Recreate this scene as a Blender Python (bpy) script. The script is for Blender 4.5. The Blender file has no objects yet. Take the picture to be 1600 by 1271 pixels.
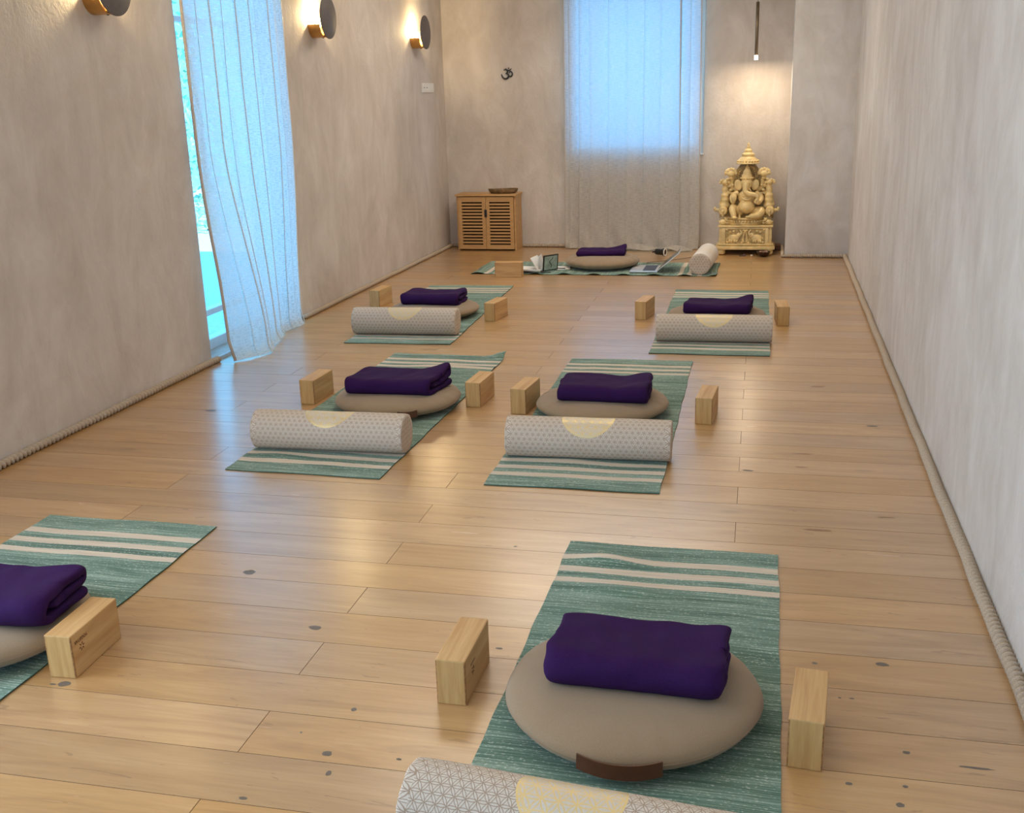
import bpy, bmesh, math, random
from mathutils import Vector, Matrix, noise
PI = math.pi
C = bpy.context.scene.collection
scn = bpy.context.scene

# ------------------------------------------------------------------ camera
F, PITCH, YAW, ROLL, CAMZ = 1658.57, 0.285817, 0.242738, -0.029297, 1.415
cyw, syw = math.cos(YAW), math.sin(YAW); cp, sp = math.cos(PITCH), math.sin(PITCH)
fwd = Vector((-syw*cp, cyw*cp, -sp)); rt = Vector((cyw, syw, 0)); up = rt.cross(fwd)
cr, sr = math.cos(ROLL), math.sin(ROLL)
rt2 = cr*rt + sr*up; up2 = -sr*rt + cr*up
cam = bpy.data.cameras.new('camera'); cam_o = bpy.data.objects.new('camera', cam); C.objects.link(cam_o)
M = Matrix((rt2, up2, -fwd)).transposed().to_4x4(); M.translation = Vector((0, 0, CAMZ))
cam_o.matrix_world = M
cam.sensor_width = 36; cam.lens = F/1600*36; cam.clip_start = 0.05
scn.camera = cam_o

# ------------------------------------------------------------------ world, exposure
scn.view_settings.view_transform = 'Standard'; scn.view_settings.look = 'None'
scn.view_settings.gamma = 1; scn.view_settings.exposure = 0.0; scn.view_settings.use_curve_mapping = False
w = bpy.data.worlds.new('daylight'); scn.world = w; w.use_nodes = True
bg = w.node_tree.nodes['Background']
bg.inputs[0].default_value = (0.095, 0.50, 1.0, 1); bg.inputs[1].default_value = 4.6

def area(name, loc, rot, sx, sy, power, col, spread=PI):
    l = bpy.data.lights.new(name, 'AREA'); l.shape = 'RECTANGLE'; l.size = sx; l.size_y = sy
    l.energy = power; l.color = col; l.spread = spread
    o = bpy.data.objects.new(name, l); C.objects.link(o); o.location = loc; o.rotation_euler = rot
    return o
# added fill lights set in made-up openings out of view, to brighten the room
area('fill_front_window', (-1.2, -2.62, 1.5), (PI/2, 0, 0), 2.6, 1.6, 17, (1.0, 0.84, 0.66))
area('fill_near_door', (-3.07, 1.35, 1.185), (0, -PI/2, 0), 2.33, 1.8, 56, (1.0, 0.88, 0.72))
sun = bpy.data.lights.new('sun', 'SUN'); sun.energy = 7.0; sun.color = (1.0, .72, .50); sun.angle = .02
sun_o = bpy.data.objects.new('sun', sun); C.objects.link(sun_o)
sun_o.rotation_euler = Vector((-1, 0, -.75)).to_track_quat('-Z', 'Y').to_euler()   # behind the house: reaches the garden only
# added ceiling fill lights, out of view, to brighten the hall softly
CEIL = 2.75
CEIL_FILLS = [(-1.2, 0.6, 3), (-1.2, 2.9, 4), (-1.2, 5.4, 16), (-1.2, 8.1, 36)]
for lx, ly, pw in CEIL_FILLS:
    area('ceiling_fill_light', (lx, ly, CEIL-0.07), (0, 0, 0), 2.0, 0.9, pw, (1.0, 0.87, 0.72))

# ------------------------------------------------------------------ helpers
def lin(r, g, b):
    f = lambda c: (c/255/12.92) if c/255 <= .04045 else ((c/255+.055)/1.055)**2.4
    return (f(r), f(g), f(b), 1)

class NT:
    def __init__(s, name):
        s.m = bpy.data.materials.new(name); s.m.use_nodes = True
        s.t = s.m.node_tree; s.b = s.t.nodes['Principled BSDF']; s.out = s.t.nodes['Material Output']
    def n(s, typ, **kw):
        nd = s.t.nodes.new(typ)
        for k, v in kw.items():
            if k.startswith('i_'):
                k2 = k[2:]; k2 = int(k2) if k2.isdigit() else k2.replace('_', ' ')
                s.set(nd.inputs[k2], v)
            else: setattr(nd, k, v)
        return nd
    def set(s, inp, v):
        if isinstance(v, bpy.types.NodeSocket): s.t.links.new(v, inp)
        else: inp.default_value = v
    def math(s, op, a, b=None, c=None, clamp=False):
        nd = s.t.nodes.new('ShaderNodeMath'); nd.operation = op; nd.use_clamp = clamp
        s.set(nd.inputs[0], a)
        if b is not None: s.set(nd.inputs[1], b)
        if c is not None: s.set(nd.inputs[2], c)
        return nd.outputs[0]
    def ramp(s, fac, stops, interp='LINEAR'):
        nd = s.t.nodes.new('ShaderNodeValToRGB'); s.set(nd.inputs[0], fac); e = nd.color_ramp
        e.interpolation = interp
        while len(e.elements) < len(stops): e.elements.new(.5)
        for i, (p, c) in enumerate(stops): e.elements[i].position = p; e.elements[i].color = c if len(c) == 4 else (*c, 1)
        return nd.outputs[0]
    def mix(s, fac, a, b, mode='MIX'):
        nd = s.t.nodes.new('ShaderNodeMix'); nd.data_type = 'RGBA'; nd.blend_type = mode
        s.set(nd.inputs[0], fac); s.set(nd.inputs[6], a); s.set(nd.inputs[7], b)
        return nd.outputs[2]
    def coord(s, kind='Object', scale=(1, 1, 1), loc=(0, 0, 0)):
        tc = s.n('ShaderNodeTexCoord'); mp = s.n('ShaderNodeMapping')
        s.t.links.new(tc.outputs[kind], mp.inputs[0]); mp.inputs['Scale'].default_value = scale; mp.inputs['Location'].default_value = loc
        return mp.outputs[0]
    def noise(s, vec, scale, detail=3, rough=.5, dist=0):
        nd = s.n('ShaderNodeTexNoise'); s.set(nd.inputs['Vector'], vec); nd.inputs['Scale'].default_value = scale
        nd.inputs['Detail'].default_value = detail; nd.inputs['Roughness'].default_value = rough; nd.inputs['Distortion'].default_value = dist
        return nd.outputs['Fac']
    def bump(s, h, strength=.3, dist=.01):
        nd = s.n('ShaderNodeBump'); s.set(nd.inputs['Height'], h); nd.inputs['Strength'].default_value = strength
        nd.inputs['Distance'].default_value = dist; s.t.links.new(nd.outputs[0], s.b.inputs['Normal']); return nd.outputs[0]
    def base(s, c): s.set(s.b.inputs['Base Color'], c)
    def p(s, **kw):
        for k, v in kw.items(): s.set(s.b.inputs[k.replace('_', ' ')], v)

def simple(name, col, rough=.5, metal=0, var=.12, vs=30, bump=0, **kw):
    m = NT(name); co = m.coord(); nz = m.noise(co, vs, 4)
    dark = tuple(c*(1-var) for c in col[:3])+(1,); lite = tuple(min(1, c*(1+var)) for c in col[:3])+(1,)
    m.base(m.ramp(nz, [(.3, dark), (.7, lite)])); m.p(Roughness=rough, Metallic=metal, **kw)
    if bump: m.bump(nz, bump, .005)
    return m.m

def mesh_obj(name, verts, faces, mat=None, parent=None, smooth=False, uvs=None, mats=None, midx=None, fattr=None):
    me = bpy.data.meshes.new(name); me.from_pydata([tuple(v) for v in verts], [], faces)
    if mats:
        for m_ in mats: me.materials.append(m_)
        if midx: me.polygons.foreach_set('material_index', midx)
    elif mat: me.materials.append(mat)
    if smooth: me.polygons.foreach_set('use_smooth', [True]*len(me.polygons))
    if uvs:
        ul = me.uv_layers.new(name='UVMap')
        for lp in me.loops: ul.data[lp.index].uv = uvs[lp.vertex_index]
    if fattr:
        a = me.attributes.new('rnd', 'FLOAT', 'FACE'); a.data.foreach_set('value', fattr)
    me.update()
    o = bpy.data.objects.new(name, me); C.objects.link(o)
    if parent: o.parent = parent
    return o

class MB:
    """collects shapes into one mesh"""
    def __init__(s): s.v = []; s.f = []; s.m = []; s.mi = 0
    def add(s, v, f):
        k = len(s.v); s.v += [Vector(a) for a in v]; s.f += [tuple(i+k for i in q) for q in f]; s.m += [s.mi]*len(f); return s
    def box(s, cx, cy, cz, sx, sy, sz, rot=None, bev=0):
        bm = bmesh.new(); bmesh.ops.create_cube(bm, size=1)
        for v in bm.verts: v.co = Vector((v.co.x*sx, v.co.y*sy, v.co.z*sz))
        if bev: bmesh.ops.bevel(bm, geom=bm.edges[:]+bm.verts[:], offset=bev, segments=2, affect='EDGES', profile=.6)
        R = rot if rot else Matrix.Identity(3)
        vs = [R @ v.co + Vector((cx, cy, cz)) for v in bm.verts]; bm.verts.index_update()
        fs = [[v.index for v in f.verts] for f in bm.faces]; bm.free(); return s.add(vs, fs)
    def ell(s, cx, cy, cz, rx, ry, rz, rot=None, nu=16, nv=10):
        vs = [(0, 0, 1)]; fs = []
        for j in range(1, nv):
            t = PI*j/nv
            for i in range(nu): a = 2*PI*i/nu; vs.append((math.sin(t)*math.cos(a), math.sin(t)*math.sin(a), math.cos(t)))
        vs.append((0, 0, -1)); R = rot if rot else Matrix.Identity(3)
        for i in range(nu): fs.append((0, 1+i, 1+(i+1) % nu))
        for j in range(nv-2):
            for i in range(nu): a = 1+j*nu; fs.append((a+i, a+nu+i, a+nu+(i+1) % nu, a+(i+1) % nu))
        a = 1+(nv-2)*nu
        for i in range(nu): fs.append((a+i, len(vs)-1, a+(i+1) % nu))
        return s.add([R @ Vector((x*rx, y*ry, z*rz)) + Vector((cx, cy, cz)) for x, y, z in vs], fs)
    def tube(s, pts, rad, n=10, caps=True, sub=1):
        P = [Vector(p) for p in pts]
        R = rad if isinstance(rad, (list, tuple)) else [rad]*len(P)
        if sub > 1 and len(P) > 2:
            Q = []; RR = []
            for i in range(len(P)-1):
                p0 = P[max(i-1, 0)]; p1 = P[i]; p2 = P[i+1]; p3 = P[min(i+2, len(P)-1)]
                for k in range(sub):
                    t = k/sub
                    Q.append(.5*((2*p1)+(p2-p0)*t+(2*p0-5*p1+4*p2-p3)*t*t+(3*p1-p0-3*p2+p3)*t**3)); RR.append(R[i]*(1-t)+R[i+1]*t)
            Q.append(P[-1]); RR.append(R[-1]); P = Q; R = RR
        vs = []; fs = []; ref = None
        for i, p in enumerate(P):
            d = (P[min(i+1, len(P)-1)]-P[max(i-1, 0)]).normalized()
            if ref is None: ref = d.orthogonal().normalized()
            a = (ref-d*ref.dot(d)); a = a.normalized() if a.length > 1e-6 else d.orthogonal().normalized(); ref = a; b = d.cross(a)
            for k in range(n): t = 2*PI*k/n; vs.append(p+(a*math.cos(t)+b*math.sin(t))*R[i])
        for i in range(len(P)-1):
            for k in range(n): fs.append((i*n+k, i*n+(k+1) % n, (i+1)*n+(k+1) % n, (i+1)*n+k))
        if caps: fs.append(tuple(range(n-1, -1, -1))); fs.append(tuple((len(P)-1)*n+k for k in range(n)))
        return s.add(vs, fs)
    def lathe(s, prof, c=(0, 0, 0), n=24, rot=None, sq=False):
        """prof: list of (r, z)"""
        vs = []; fs = []; R = rot if rot else Matrix.Identity(3); c = Vector(c)
        for r, z in prof:
            for k in range(n): t = 2*PI*k/n; vs.append(R @ Vector((r*math.cos(t), r*math.sin(t), z)) + c)
        for i in range(len(prof)-1):
            for k in range(n): fs.append((i*n+k, i*n+(k+1) % n, (i+1)*n+(k+1) % n, (i+1)*n+k))
        if prof[0][0] > 1e-5: fs.append(tuple(range(n-1, -1, -1)))
        if prof[-1][0] > 1e-5: fs.append(tuple((len(prof)-1)*n+k for k in range(n)))
        return s.add(vs, fs)
    def prism(s, poly, axis, a, b):
        """poly in the plane normal to axis; a..b along axis"""
        n = len(poly)
        def P(u, v, t): return {'x': (t, u, v), 'y': (u, t, v), 'z': (u, v, t)}[axis]
        vs = [P(u, v, a) for u, v in poly]+[P(u, v, b) for u, v in poly]
        fs = [tuple(range(n)), tuple(range(2*n-1, n-1, -1))]+[(i, i+n, (i+1) % n+n, (i+1) % n) for i in range(n)]
        return s.add(vs, fs)
    def build(s, name, mat=None, parent=None, smooth=False, mats=None, fix=True):
        o = mesh_obj(name, s.v, s.f, mat, parent, smooth, mats=mats, midx=s.m if mats else None)
        if fix:
            bm = bmesh.new(); bm.from_mesh(o.data); bmesh.ops.recalc_face_normals(bm, faces=bm.faces[:]); bm.to_mesh(o.data); bm.free()
        return o

def tag(o, label, cat, group=None):
    o['label'] = label; o['category'] = cat
    if group: o['group'] = group
    return o
def thing(name, label, cat, loc=(0, 0, 0), rz=0, group=None):
    o = bpy.data.objects.new(name, None); C.objects.link(o); o.location = loc; o.rotation_euler = (0, 0, rz); o.empty_display_size = .1
    return tag(o, label, cat, group)
def struct(o): o['kind'] = 'structure'; return o
def copy_tree(o, parent=None):
    c = o.copy(); C.objects.link(c); c.parent = parent
    for ch in list(o.children): copy_tree(ch, c)
    return c
def RZ(a): return Matrix.Rotation(a, 3, 'Z')
def RX(a): return Matrix.Rotation(a, 3, 'X')
def RY(a): return Matrix.Rotation(a, 3, 'Y')
def sm(o, ang=40):
    o.data.polygons.foreach_set('use_smooth', [True]*len(o.data.polygons))
    bm = bmesh.new(); bm.from_mesh(o.data)
    for e in bm.edges:
        if len(e.link_faces) == 2 and e.calc_face_angle(0) > math.radians(ang): e.smooth = False
    bm.to_mesh(o.data); bm.free(); return o

# ------------------------------------------------------------------ materials
def plaster(name='plaster', k=(1, 1, 1)):
    m = NT(name); co = m.coord()
    a = m.noise(co, 1.3, 5, .6, .6); b = m.noise(m.coord(scale=(1, 1, .45)), 5, 6, .65, .8)
    f = m.math('ADD', m.math('MULTIPLY', a, .5), m.math('MULTIPLY', b, .5))
    m.base(m.ramp(f, [(p, tuple(a_*b_ for a_, b_ in zip(c, k))) for p, c in [(.36, (.50, .435, .375)), (.50, (.585, .52, .46)), (.64, (.67, .61, .555))]]))
    m.p(Roughness=.75)
    h = m.math('ADD', m.math('MULTIPLY', b, .6), m.math('MULTIPLY', m.noise(co, 38, 5, .6, .5), .4))
    m.bump(h, .45, .02); return m.m
M_WALL = plaster(); M_WALL_COOL_LIT = plaster('plaster_cool_lit', (1.06, 1.12, 1.18))  # second plaster, right wall and pier: cool daylight put into the colour
M_CEIL = simple('ceiling_paint', (.78, .74, .68, 1), .85, var=.02)

def floor_mat():
    m = NT('oak_plank'); at = m.n('ShaderNodeAttribute', attribute_name='rnd'); r = at.outputs['Fac']
    tc = m.n('ShaderNodeTexCoord'); off = m.n('ShaderNodeCombineXYZ'); 
    m.set(off.inputs[0], m.math('MULTIPLY', r, 37)); m.set(off.inputs[1], m.math('MULTIPLY', r, 91)); m.set(off.inputs[2], m.math('MULTIPLY', r, 13))
    ad = m.n('ShaderNodeVectorMath', operation='ADD'); m.set(ad.inputs[0], tc.outputs['Object']); m.set(ad.inputs[1], off.outputs[0]); v = ad.outputs[0]
    def sc(x, y):
        mp = m.n('ShaderNodeMapping'); m.set(mp.inputs[0], v); mp.inputs['Scale'].default_value = (x, y, 1); return mp.outputs[0]
    g1 = m.noise(sc(1.1, 9), 1, 6, .6, 2.2); g2 = m.noise(sc(5, 120), 1, 3, .6, .4); g3 = m.noise(sc(.6, 3), 1, 2)
    col = m.ramp(g1, [(.28, (.37, .20, .072)), (.5, (.475, .275, .105)), (.74, (.55, .34, .145))])
    col = m.mix(m.math('MULTIPLY', g3, .25), col, (.52, .30, .135, 1))
    col = m.mix(m.math('MULTIPLY', m.math('SUBTRACT', g2, .42, clamp=True), .9), col, (.30, .155, .07, 1))
    # little grain checks
    gk = m.noise(sc(7, 46), 1, 3, .55, 1.2); msk = m.noise(sc(1.3, 3.2), 1, 1)
    ck = m.math('MULTIPLY', m.math('GREATER_THAN', gk, .665), m.math('GREATER_THAN', msk, .5))
    col = m.mix(m.math('MULTIPLY', ck, .38), col, (.20, .10, .045, 1))
    # soft knots
    vo = m.n('ShaderNodeTexVoronoi', feature='F1'); m.set(vo.inputs['Vector'], sc(2.0, 5.2)); vo.inputs['Scale'].default_value = 1
    kn = m.ramp(vo.outputs['Distance'], [(.03, (1, 1, 1, 1)), (.12, (0, 0, 0, 1))]); sep = m.n('ShaderNodeSeparateColor'); m.set(sep.inputs[0], vo.outputs['Color'])
    kn = m.math('MULTIPLY', kn, m.math('GREATER_THAN', sep.outputs[0], .62))
    col = m.mix(m.math('MULTIPLY', kn, .55), col, (.17, .09, .045, 1))
    pv = m.n('ShaderNodeHueSaturation'); m.set(pv.inputs['Color'], col); m.set(pv.inputs['Value'], m.math('MULTIPLY_ADD', r, .18, .92)); m.set(pv.inputs['Saturation'], m.math('MULTIPLY_ADD', m.math('FRACT', m.math('MULTIPLY', r, 7.3)), .14, .93))
    m.base(pv.outputs[0]); m.p(Roughness=.4); m.b.inputs['Coat Weight'].default_value = 1; m.b.inputs['Coat IOR'].default_value = 1.9; m.set(m.b.inputs['Coat Roughness'], m.math('MULTIPLY_ADD', g2, .10, .20))
    m.bump(m.math('ADD', m.math('MULTIPLY', g2, .5), m.math('MULTIPLY', g1, .5)), .10, .004); return m.m
M_FLOOR = floor_mat()
M_GAP = simple('plank_gap', (.14, .07, .03, 1), .8)
M_KNOT = simple('knot_filler', (.15, .12, .095, 1), .4, vs=90)
M_KNOT2 = simple('knot_soft', (.27, .15, .07, 1), .4, vs=60)

def linen(name, col, tr_w, transp, tcol=None):
    m = NT(name); t = m.t; m.t.nodes.remove(m.b)
    uv = m.n('ShaderNodeUVMap')
    def sc(x, y):
        mp = m.n('ShaderNodeMapping'); m.set(mp.inputs[0], uv.outputs[0]); mp.inputs['Scale'].default_value = (x, y, 1); return mp.outputs[0]
    a = m.noise(sc(22, 230), 1, 2, .6); b = m.noise(sc(300, 14), 1, 2, .6)
    th = m.math('ADD', m.math('MULTIPLY', a, .6), m.math('MULTIPLY', b, .4))
    c = m.ramp(th, [(.36, tuple(x*.86 for x in col[:3])+(1,)), (.60, col)])
    d = m.n('ShaderNodeBsdfDiffuse'); m.set(d.inputs[0], c)
    tr = m.n('ShaderNodeBsdfTranslucent'); m.set(tr.inputs[0], m.ramp(th, [(.34, tuple(x*.80 for x in (tcol or col)[:3])+(1,)), (.60, tcol or col)]))
    bp = m.n('ShaderNodeBump'); m.set(bp.inputs['Height'], th); bp.inputs['Strength'].default_value = .25; bp.inputs['Distance'].default_value = .004
    t.links.new(bp.outputs[0], d.inputs['Normal'])
    mx = m.n('ShaderNodeMixShader'); mx.inputs[0].default_value = tr_w; t.links.new(d.outputs[0], mx.inputs[1]); t.links.new(tr.outputs[0], mx.inputs[2])
    tp = m.n('ShaderNodeBsdfTransparent'); m2 = m.n('ShaderNodeMixShader')
    m.set(m2.inputs[0], m.math('MULTIPLY', m.math('LESS_THAN', th, .47), transp)); t.links.new(mx.outputs[0], m2.inputs[1]); t.links.new(tp.outputs[0], m2.inputs[2])
    t.links.new(m2.outputs[0], m.out.inputs[0]); return m.m
M_CURT = linen('curtain_linen', (.86, .83, .79, 1), .50, .20)
M_CURT2 = linen('curtain_linen_back', (.75, .665, .585, 1), .42, .08, (.55, .70, .74, 1))
M_HEM = simple('linen_hem', (.55, .47, .40, 1), .9, vs=200)

def glass():
    m = NT('window_glass'); m.t.nodes.remove(m.b)
    tp = m.n('ShaderNodeBsdfTransparent'); gl = m.n('ShaderNodeBsdfGlossy'); gl.inputs['Roughness'].default_value = .02
    lw = m.n('ShaderNodeLayerWeight'); lw.inputs[0].default_value = .5
    mx = m.n('ShaderNodeMixShader'); m.set(mx.inputs[0], m.math('MULTIPLY_ADD', m.math('POWER', lw.outputs['Facing'], 4), .5, .03)); m.t.links.new(tp.outputs[0], mx.inputs[1]); m.t.links.new(gl.outputs[0], mx.inputs[2])
    m.t.links.new(mx.outputs[0], m.out.inputs[0]); return m.m
M_GLASS = glass()
M_FRAME = simple('window_frame_white', (.75, .77, .78, 1), .4, var=.03)

def rope_mat():
    m = NT('cotton_rope'); co = m.coord(); nz = m.noise(co, 400, 3)
    m.base(m.ramp(nz, [(.3, (.40, .31, .22)), (.7, (.60, .49, .37))])); m.p(Roughness=.9); m.bump(nz, .15, .001); return m.m
M_ROPE = rope_mat()

def mat_cotton():
    m = NT('woven_cotton_mat'); uv = m.n('ShaderNodeUVMap'); sp_ = m.n('ShaderNodeSeparateXYZ'); m.set(sp_.inputs[0], uv.outputs[0])
    oi = m.n('ShaderNodeObjectInfo')
    def sc(x, y):
        mp = m.n('ShaderNodeMapping'); m.set(mp.inputs[0], uv.outputs[0]); mp.inputs['Scale'].default_value = (x, y, 1)
        ad = m.n('ShaderNodeVectorMath', operation='ADD'); m.set(ad.inputs[0], mp.outputs[0]); m.set(ad.inputs[1], m.math('MULTIPLY', oi.outputs['Random'], 50)); return ad.outputs[0]
    a = m.noise(sc(5, 210), 1, 3, .65); b = m.noise(sc(110, 230), 1, 2, .5); c = m.noise(sc(1.2, 16), 1, 3, .6)
    g = m.math('ADD', m.math('MULTIPLY', a, .60), m.math('MULTIPLY', c, .40))
    col = m.ramp(g, [(.37, (.042, .100, .072)), (.5, (.125, .220, .162)), (.61, (.27, .375, .305))])
    fl = m.math('MULTIPLY', m.math('GREATER_THAN', b, .60), m.math('GREATER_THAN', a, .50))
    col = m.mix(m.math('MULTIPLY', fl, .62), col, (.60, .66, .56, 1))
    fl2 = m.math('GREATER_THAN', m.noise(sc(90, 260), 1, 2, .5), .66); col = m.mix(m.math('MULTIPLY', fl2, .5), col, (.03, .10, .08, 1))
    # stripes: v is metres from the nearer end
    v = m.math('SUBTRACT', .9965, m.math('ABSOLUTE', m.math('SUBTRACT', sp_.outputs[1], .9965)))
    v = m.math('ADD', v, m.math('MULTIPLY', m.math('SUBTRACT', m.noise(sc(6, .5), 1, 2), .5), .014))
    v = m.math('ADD', v, m.math('MULTIPLY', m.math('SUBTRACT', m.noise(sc(160, .5), 1, 1), .5), .005))
    st = None
    for lo, hi in ((.108, .147), (.188, .227), (.266, .300)):
        q = m.math('MULTIPLY', m.math('GREATER_THAN', v, lo), m.math('LESS_THAN', v, hi)); st = q if st is None else m.math('MAXIMUM', st, q)
    cream = m.ramp(a, [(.35, (.52, .43, .32)), (.6, (.66, .57, .45))])
    m.base(m.mix(st, col, cream)); m.p(Roughness=.92); m.b.inputs['Sheen Weight'].default_value = .15
    m.bump(m.math('ADD', m.math('MULTIPLY', a, .5), m.math('MULTIPLY', b, .5)), .6, .003); return m.m
M_MAT = mat_cotton()
M_MATEDGE = simple('mat_selvedge', (.05, .11, .09, 1), .9, vs=300)

def fabric(name, c1, c2, vs=600, bump=.3, sheen=.2, rough=.9):
    m = NT(name); co = m.coord(); a = m.noise(co, vs, 2, .5); b = m.noise(co, 9, 3, .5)
    m.base(m.mix(m.math('MULTIPLY', b, .35), m.ramp(a, [(.3, c1), (.7, c2)]), c1+(1,) if len(c1) == 3 else c1))
    m.p(Roughness=rough); m.b.inputs['Sheen Weight'].default_value = sheen; m.b.inputs['Specular IOR Level'].default_value = .2; m.bump(a, bump, .001); return m.m
M_CUSH = fabric('cushion_cotton', (.275, .195, .120), (.340, .250, .160), bump=.25)
M_PURP = fabric('blanket_fleece', (.021, .004, .045), (.037, .0065, .072), vs=450, bump=.35, sheen=0)
M_LEATH = simple('brown_leather', (.10, .035, .014, 1), .45, vs=60, bump=.15)

def bolster_mat(name='flower_pattern_cotton', small_k=.80, gold_k=1.0, lo=(.58, .51, .425), hi=(.68, .61, .515)):
    m = NT(name); uv = m.n('ShaderNodeUVMap'); sp_ = m.n('ShaderNodeSeparateXYZ'); m.set(sp_.inputs[0], uv.outputs[0])
    X, Y = sp_.outputs[0], sp_.outputs[1]
    def flower(a, wd):
        H = a*math.sqrt(3)
        best = None
        for ox, oy in ((0, 0), (a/2, H/2)):
            fx = m.math('PINGPONG', m.math('ADD', X, ox+20*a), a/2); fy = m.math('PINGPONG', m.math('ADD', Y, oy+20*H), H/2)
            cb = m.n('ShaderNodeCombineXYZ'); m.set(cb.inputs[0], fx); m.set(cb.inputs[1], fy)
            for cx, cy in ((0, 0), (a, 0), (0, H), (a, H)):
                ds = m.n('ShaderNodeVectorMath', operation='DISTANCE'); m.set(ds.inputs[0], cb.outputs[0]); ds.inputs[1].default_value = (cx, cy, 0)
                q = m.math('ABSOLUTE', m.math('SUBTRACT', ds.outputs['Value'], a)); best = q if best is None else m.math('MINIMUM', best, q)
        mr = m.n('ShaderNodeMapRange'); m.set(mr.inputs[0], best); mr.inputs[1].default_value = wd*1.3; mr.inputs[2].default_value = wd*.6; return mr.outputs[0]
    small = flower(.0225, .00085)
    # gold emblem: ring and larger flower, centred at u=0, v=0 (top of the roll)
    cb = m.n('ShaderNodeCombineXYZ'); m.set(cb.inputs[0], X); m.set(cb.inputs[1], Y)
    ln = m.n('ShaderNodeVectorMath', operation='LENGTH'); m.set(ln.inputs[0], cb.outputs[0]); rad = ln.outputs['Value']
    R0 = .103
    inside = m.math('LESS_THAN', rad, R0); big = m.math('MULTIPLY', flower(.034, .0014), inside)
    ring = m.math('LESS_THAN', m.math('ABSOLUTE', m.math('SUBTRACT', rad, R0)), .0022); ring2 = m.math('LESS_THAN', m.math('ABSOLUTE', m.math('SUBTRACT', rad, R0-.007)), .001)
    gold = m.math('MAXIMUM', big, m.math('MAXIMUM', ring, ring2))
    sm_ = m.math('MULTIPLY', small, m.math('SUBTRACT', 1, inside))
    co = m.coord(); nz = m.noise(co, 500, 2)
    basec = m.ramp(nz, [(.3, lo), (.7, hi)])
    col = m.mix(m.math('MULTIPLY', sm_, small_k), basec, (.30, .19, .115, 1)); col = m.mix(m.math('MULTIPLY', gold, gold_k), col, (.72, .56, .26, 1))
    m.base(col); m.p(Roughness=m.math('MULTIPLY_ADD', gold, -.45, .85), Metallic=m.math('MULTIPLY', gold, .55)); m.bump(nz, .2, .001); return m.m
M_BOL = bolster_mat(); M_BOLW = bolster_mat('white_cotton_faint_emblem', .06, .35, (.70, .66, .61), (.80, .76, .71))

def pine(name, light=(.64, .405, .175), dark=(.48, .255, .09), sc=(55, 2.2, 26)):
    m = NT(name); oi = m.n('ShaderNodeObjectInfo'); co = m.coord(scale=sc)
    ad = m.n('ShaderNodeVectorMath', operation='ADD'); m.set(ad.inputs[0], co); m.set(ad.inputs[1], m.math('MULTIPLY', oi.outputs['Random'], 80))
    a = m.noise(ad.outputs[0], 1, 3, .55, .5); b = m.noise(m.coord(scale=tuple(x*4 for x in sc)), 1, 2)
    f = m.math('ADD', m.math('MULTIPLY', a, .8), m.math('MULTIPLY', b, .2))
    m.base(m.ramp(f, [(.33, dark), (.47, tuple((p+q)/2 for p, q in zip(light, dark))), (.62, light)])); m.p(Roughness=.5); m.bump(f, .08, .002); return m.m
M_PINE = pine('pine_block')
M_PINE_E = pine('pine_end_face', (.59, .375, .145), (.47, .27, .09), (70, 1, 5))
M_PINE_D = simple('pine_corner_grain', (.34, .17, .06, 1), .5, var=.4, vs=120)
M_BAMBOO = pine('cabinet_bamboo', (.56, .33, .135), (.47, .26, .095), (3, 30, 30))
M_RECESS_SHADE = simple('recess_shade', (.012, .006, .003, 1), .9)
M_BURN = simple('burnt_imprint', (.10, .028, .010, 1), .7)
M_BLACK = simple('black_plastic', (.012, .012, .013, 1), .4)
M_WHITE = simple('white_plastic', (.80, .79, .76, 1), .4, var=.03)
M_SILVER = simple('silver_aluminium', (.62, .64, .66, 1), .35, metal=.6, var=.03)
M_SCREEN = simple('laptop_screen_glass', (.09, .10, .095, 1), .2, var=.1)
M_BRASS = simple('aged_brass', (.62, .33, .10, 1), .32, metal=.85, vs=25)
M_SDISC = simple('sconce_disc_grey', (.115, .095, .085, 1), .55, vs=60)
def emis(name, col, st):
    m = NT(name); m.base((0, 0, 0, 1)); m.p(Roughness=.5); m.b.inputs['Emission Color'].default_value = col; m.b.inputs['Emission Strength'].default_value = st; return m.m
M_BULB = emis('warm_bulb', (1, .72, .34, 1), 30)
M_LED = emis('led_tip', (1, .93, .82, 1), 6)
M_CEIL_FILL = emis('ceiling_fill_glow', (1, .86, .68, 1), 1.2)

# ------------------------------------------------------------------ room
XL, XR, YB, YF = -3.05, .64, 10.02, -2.6
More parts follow.
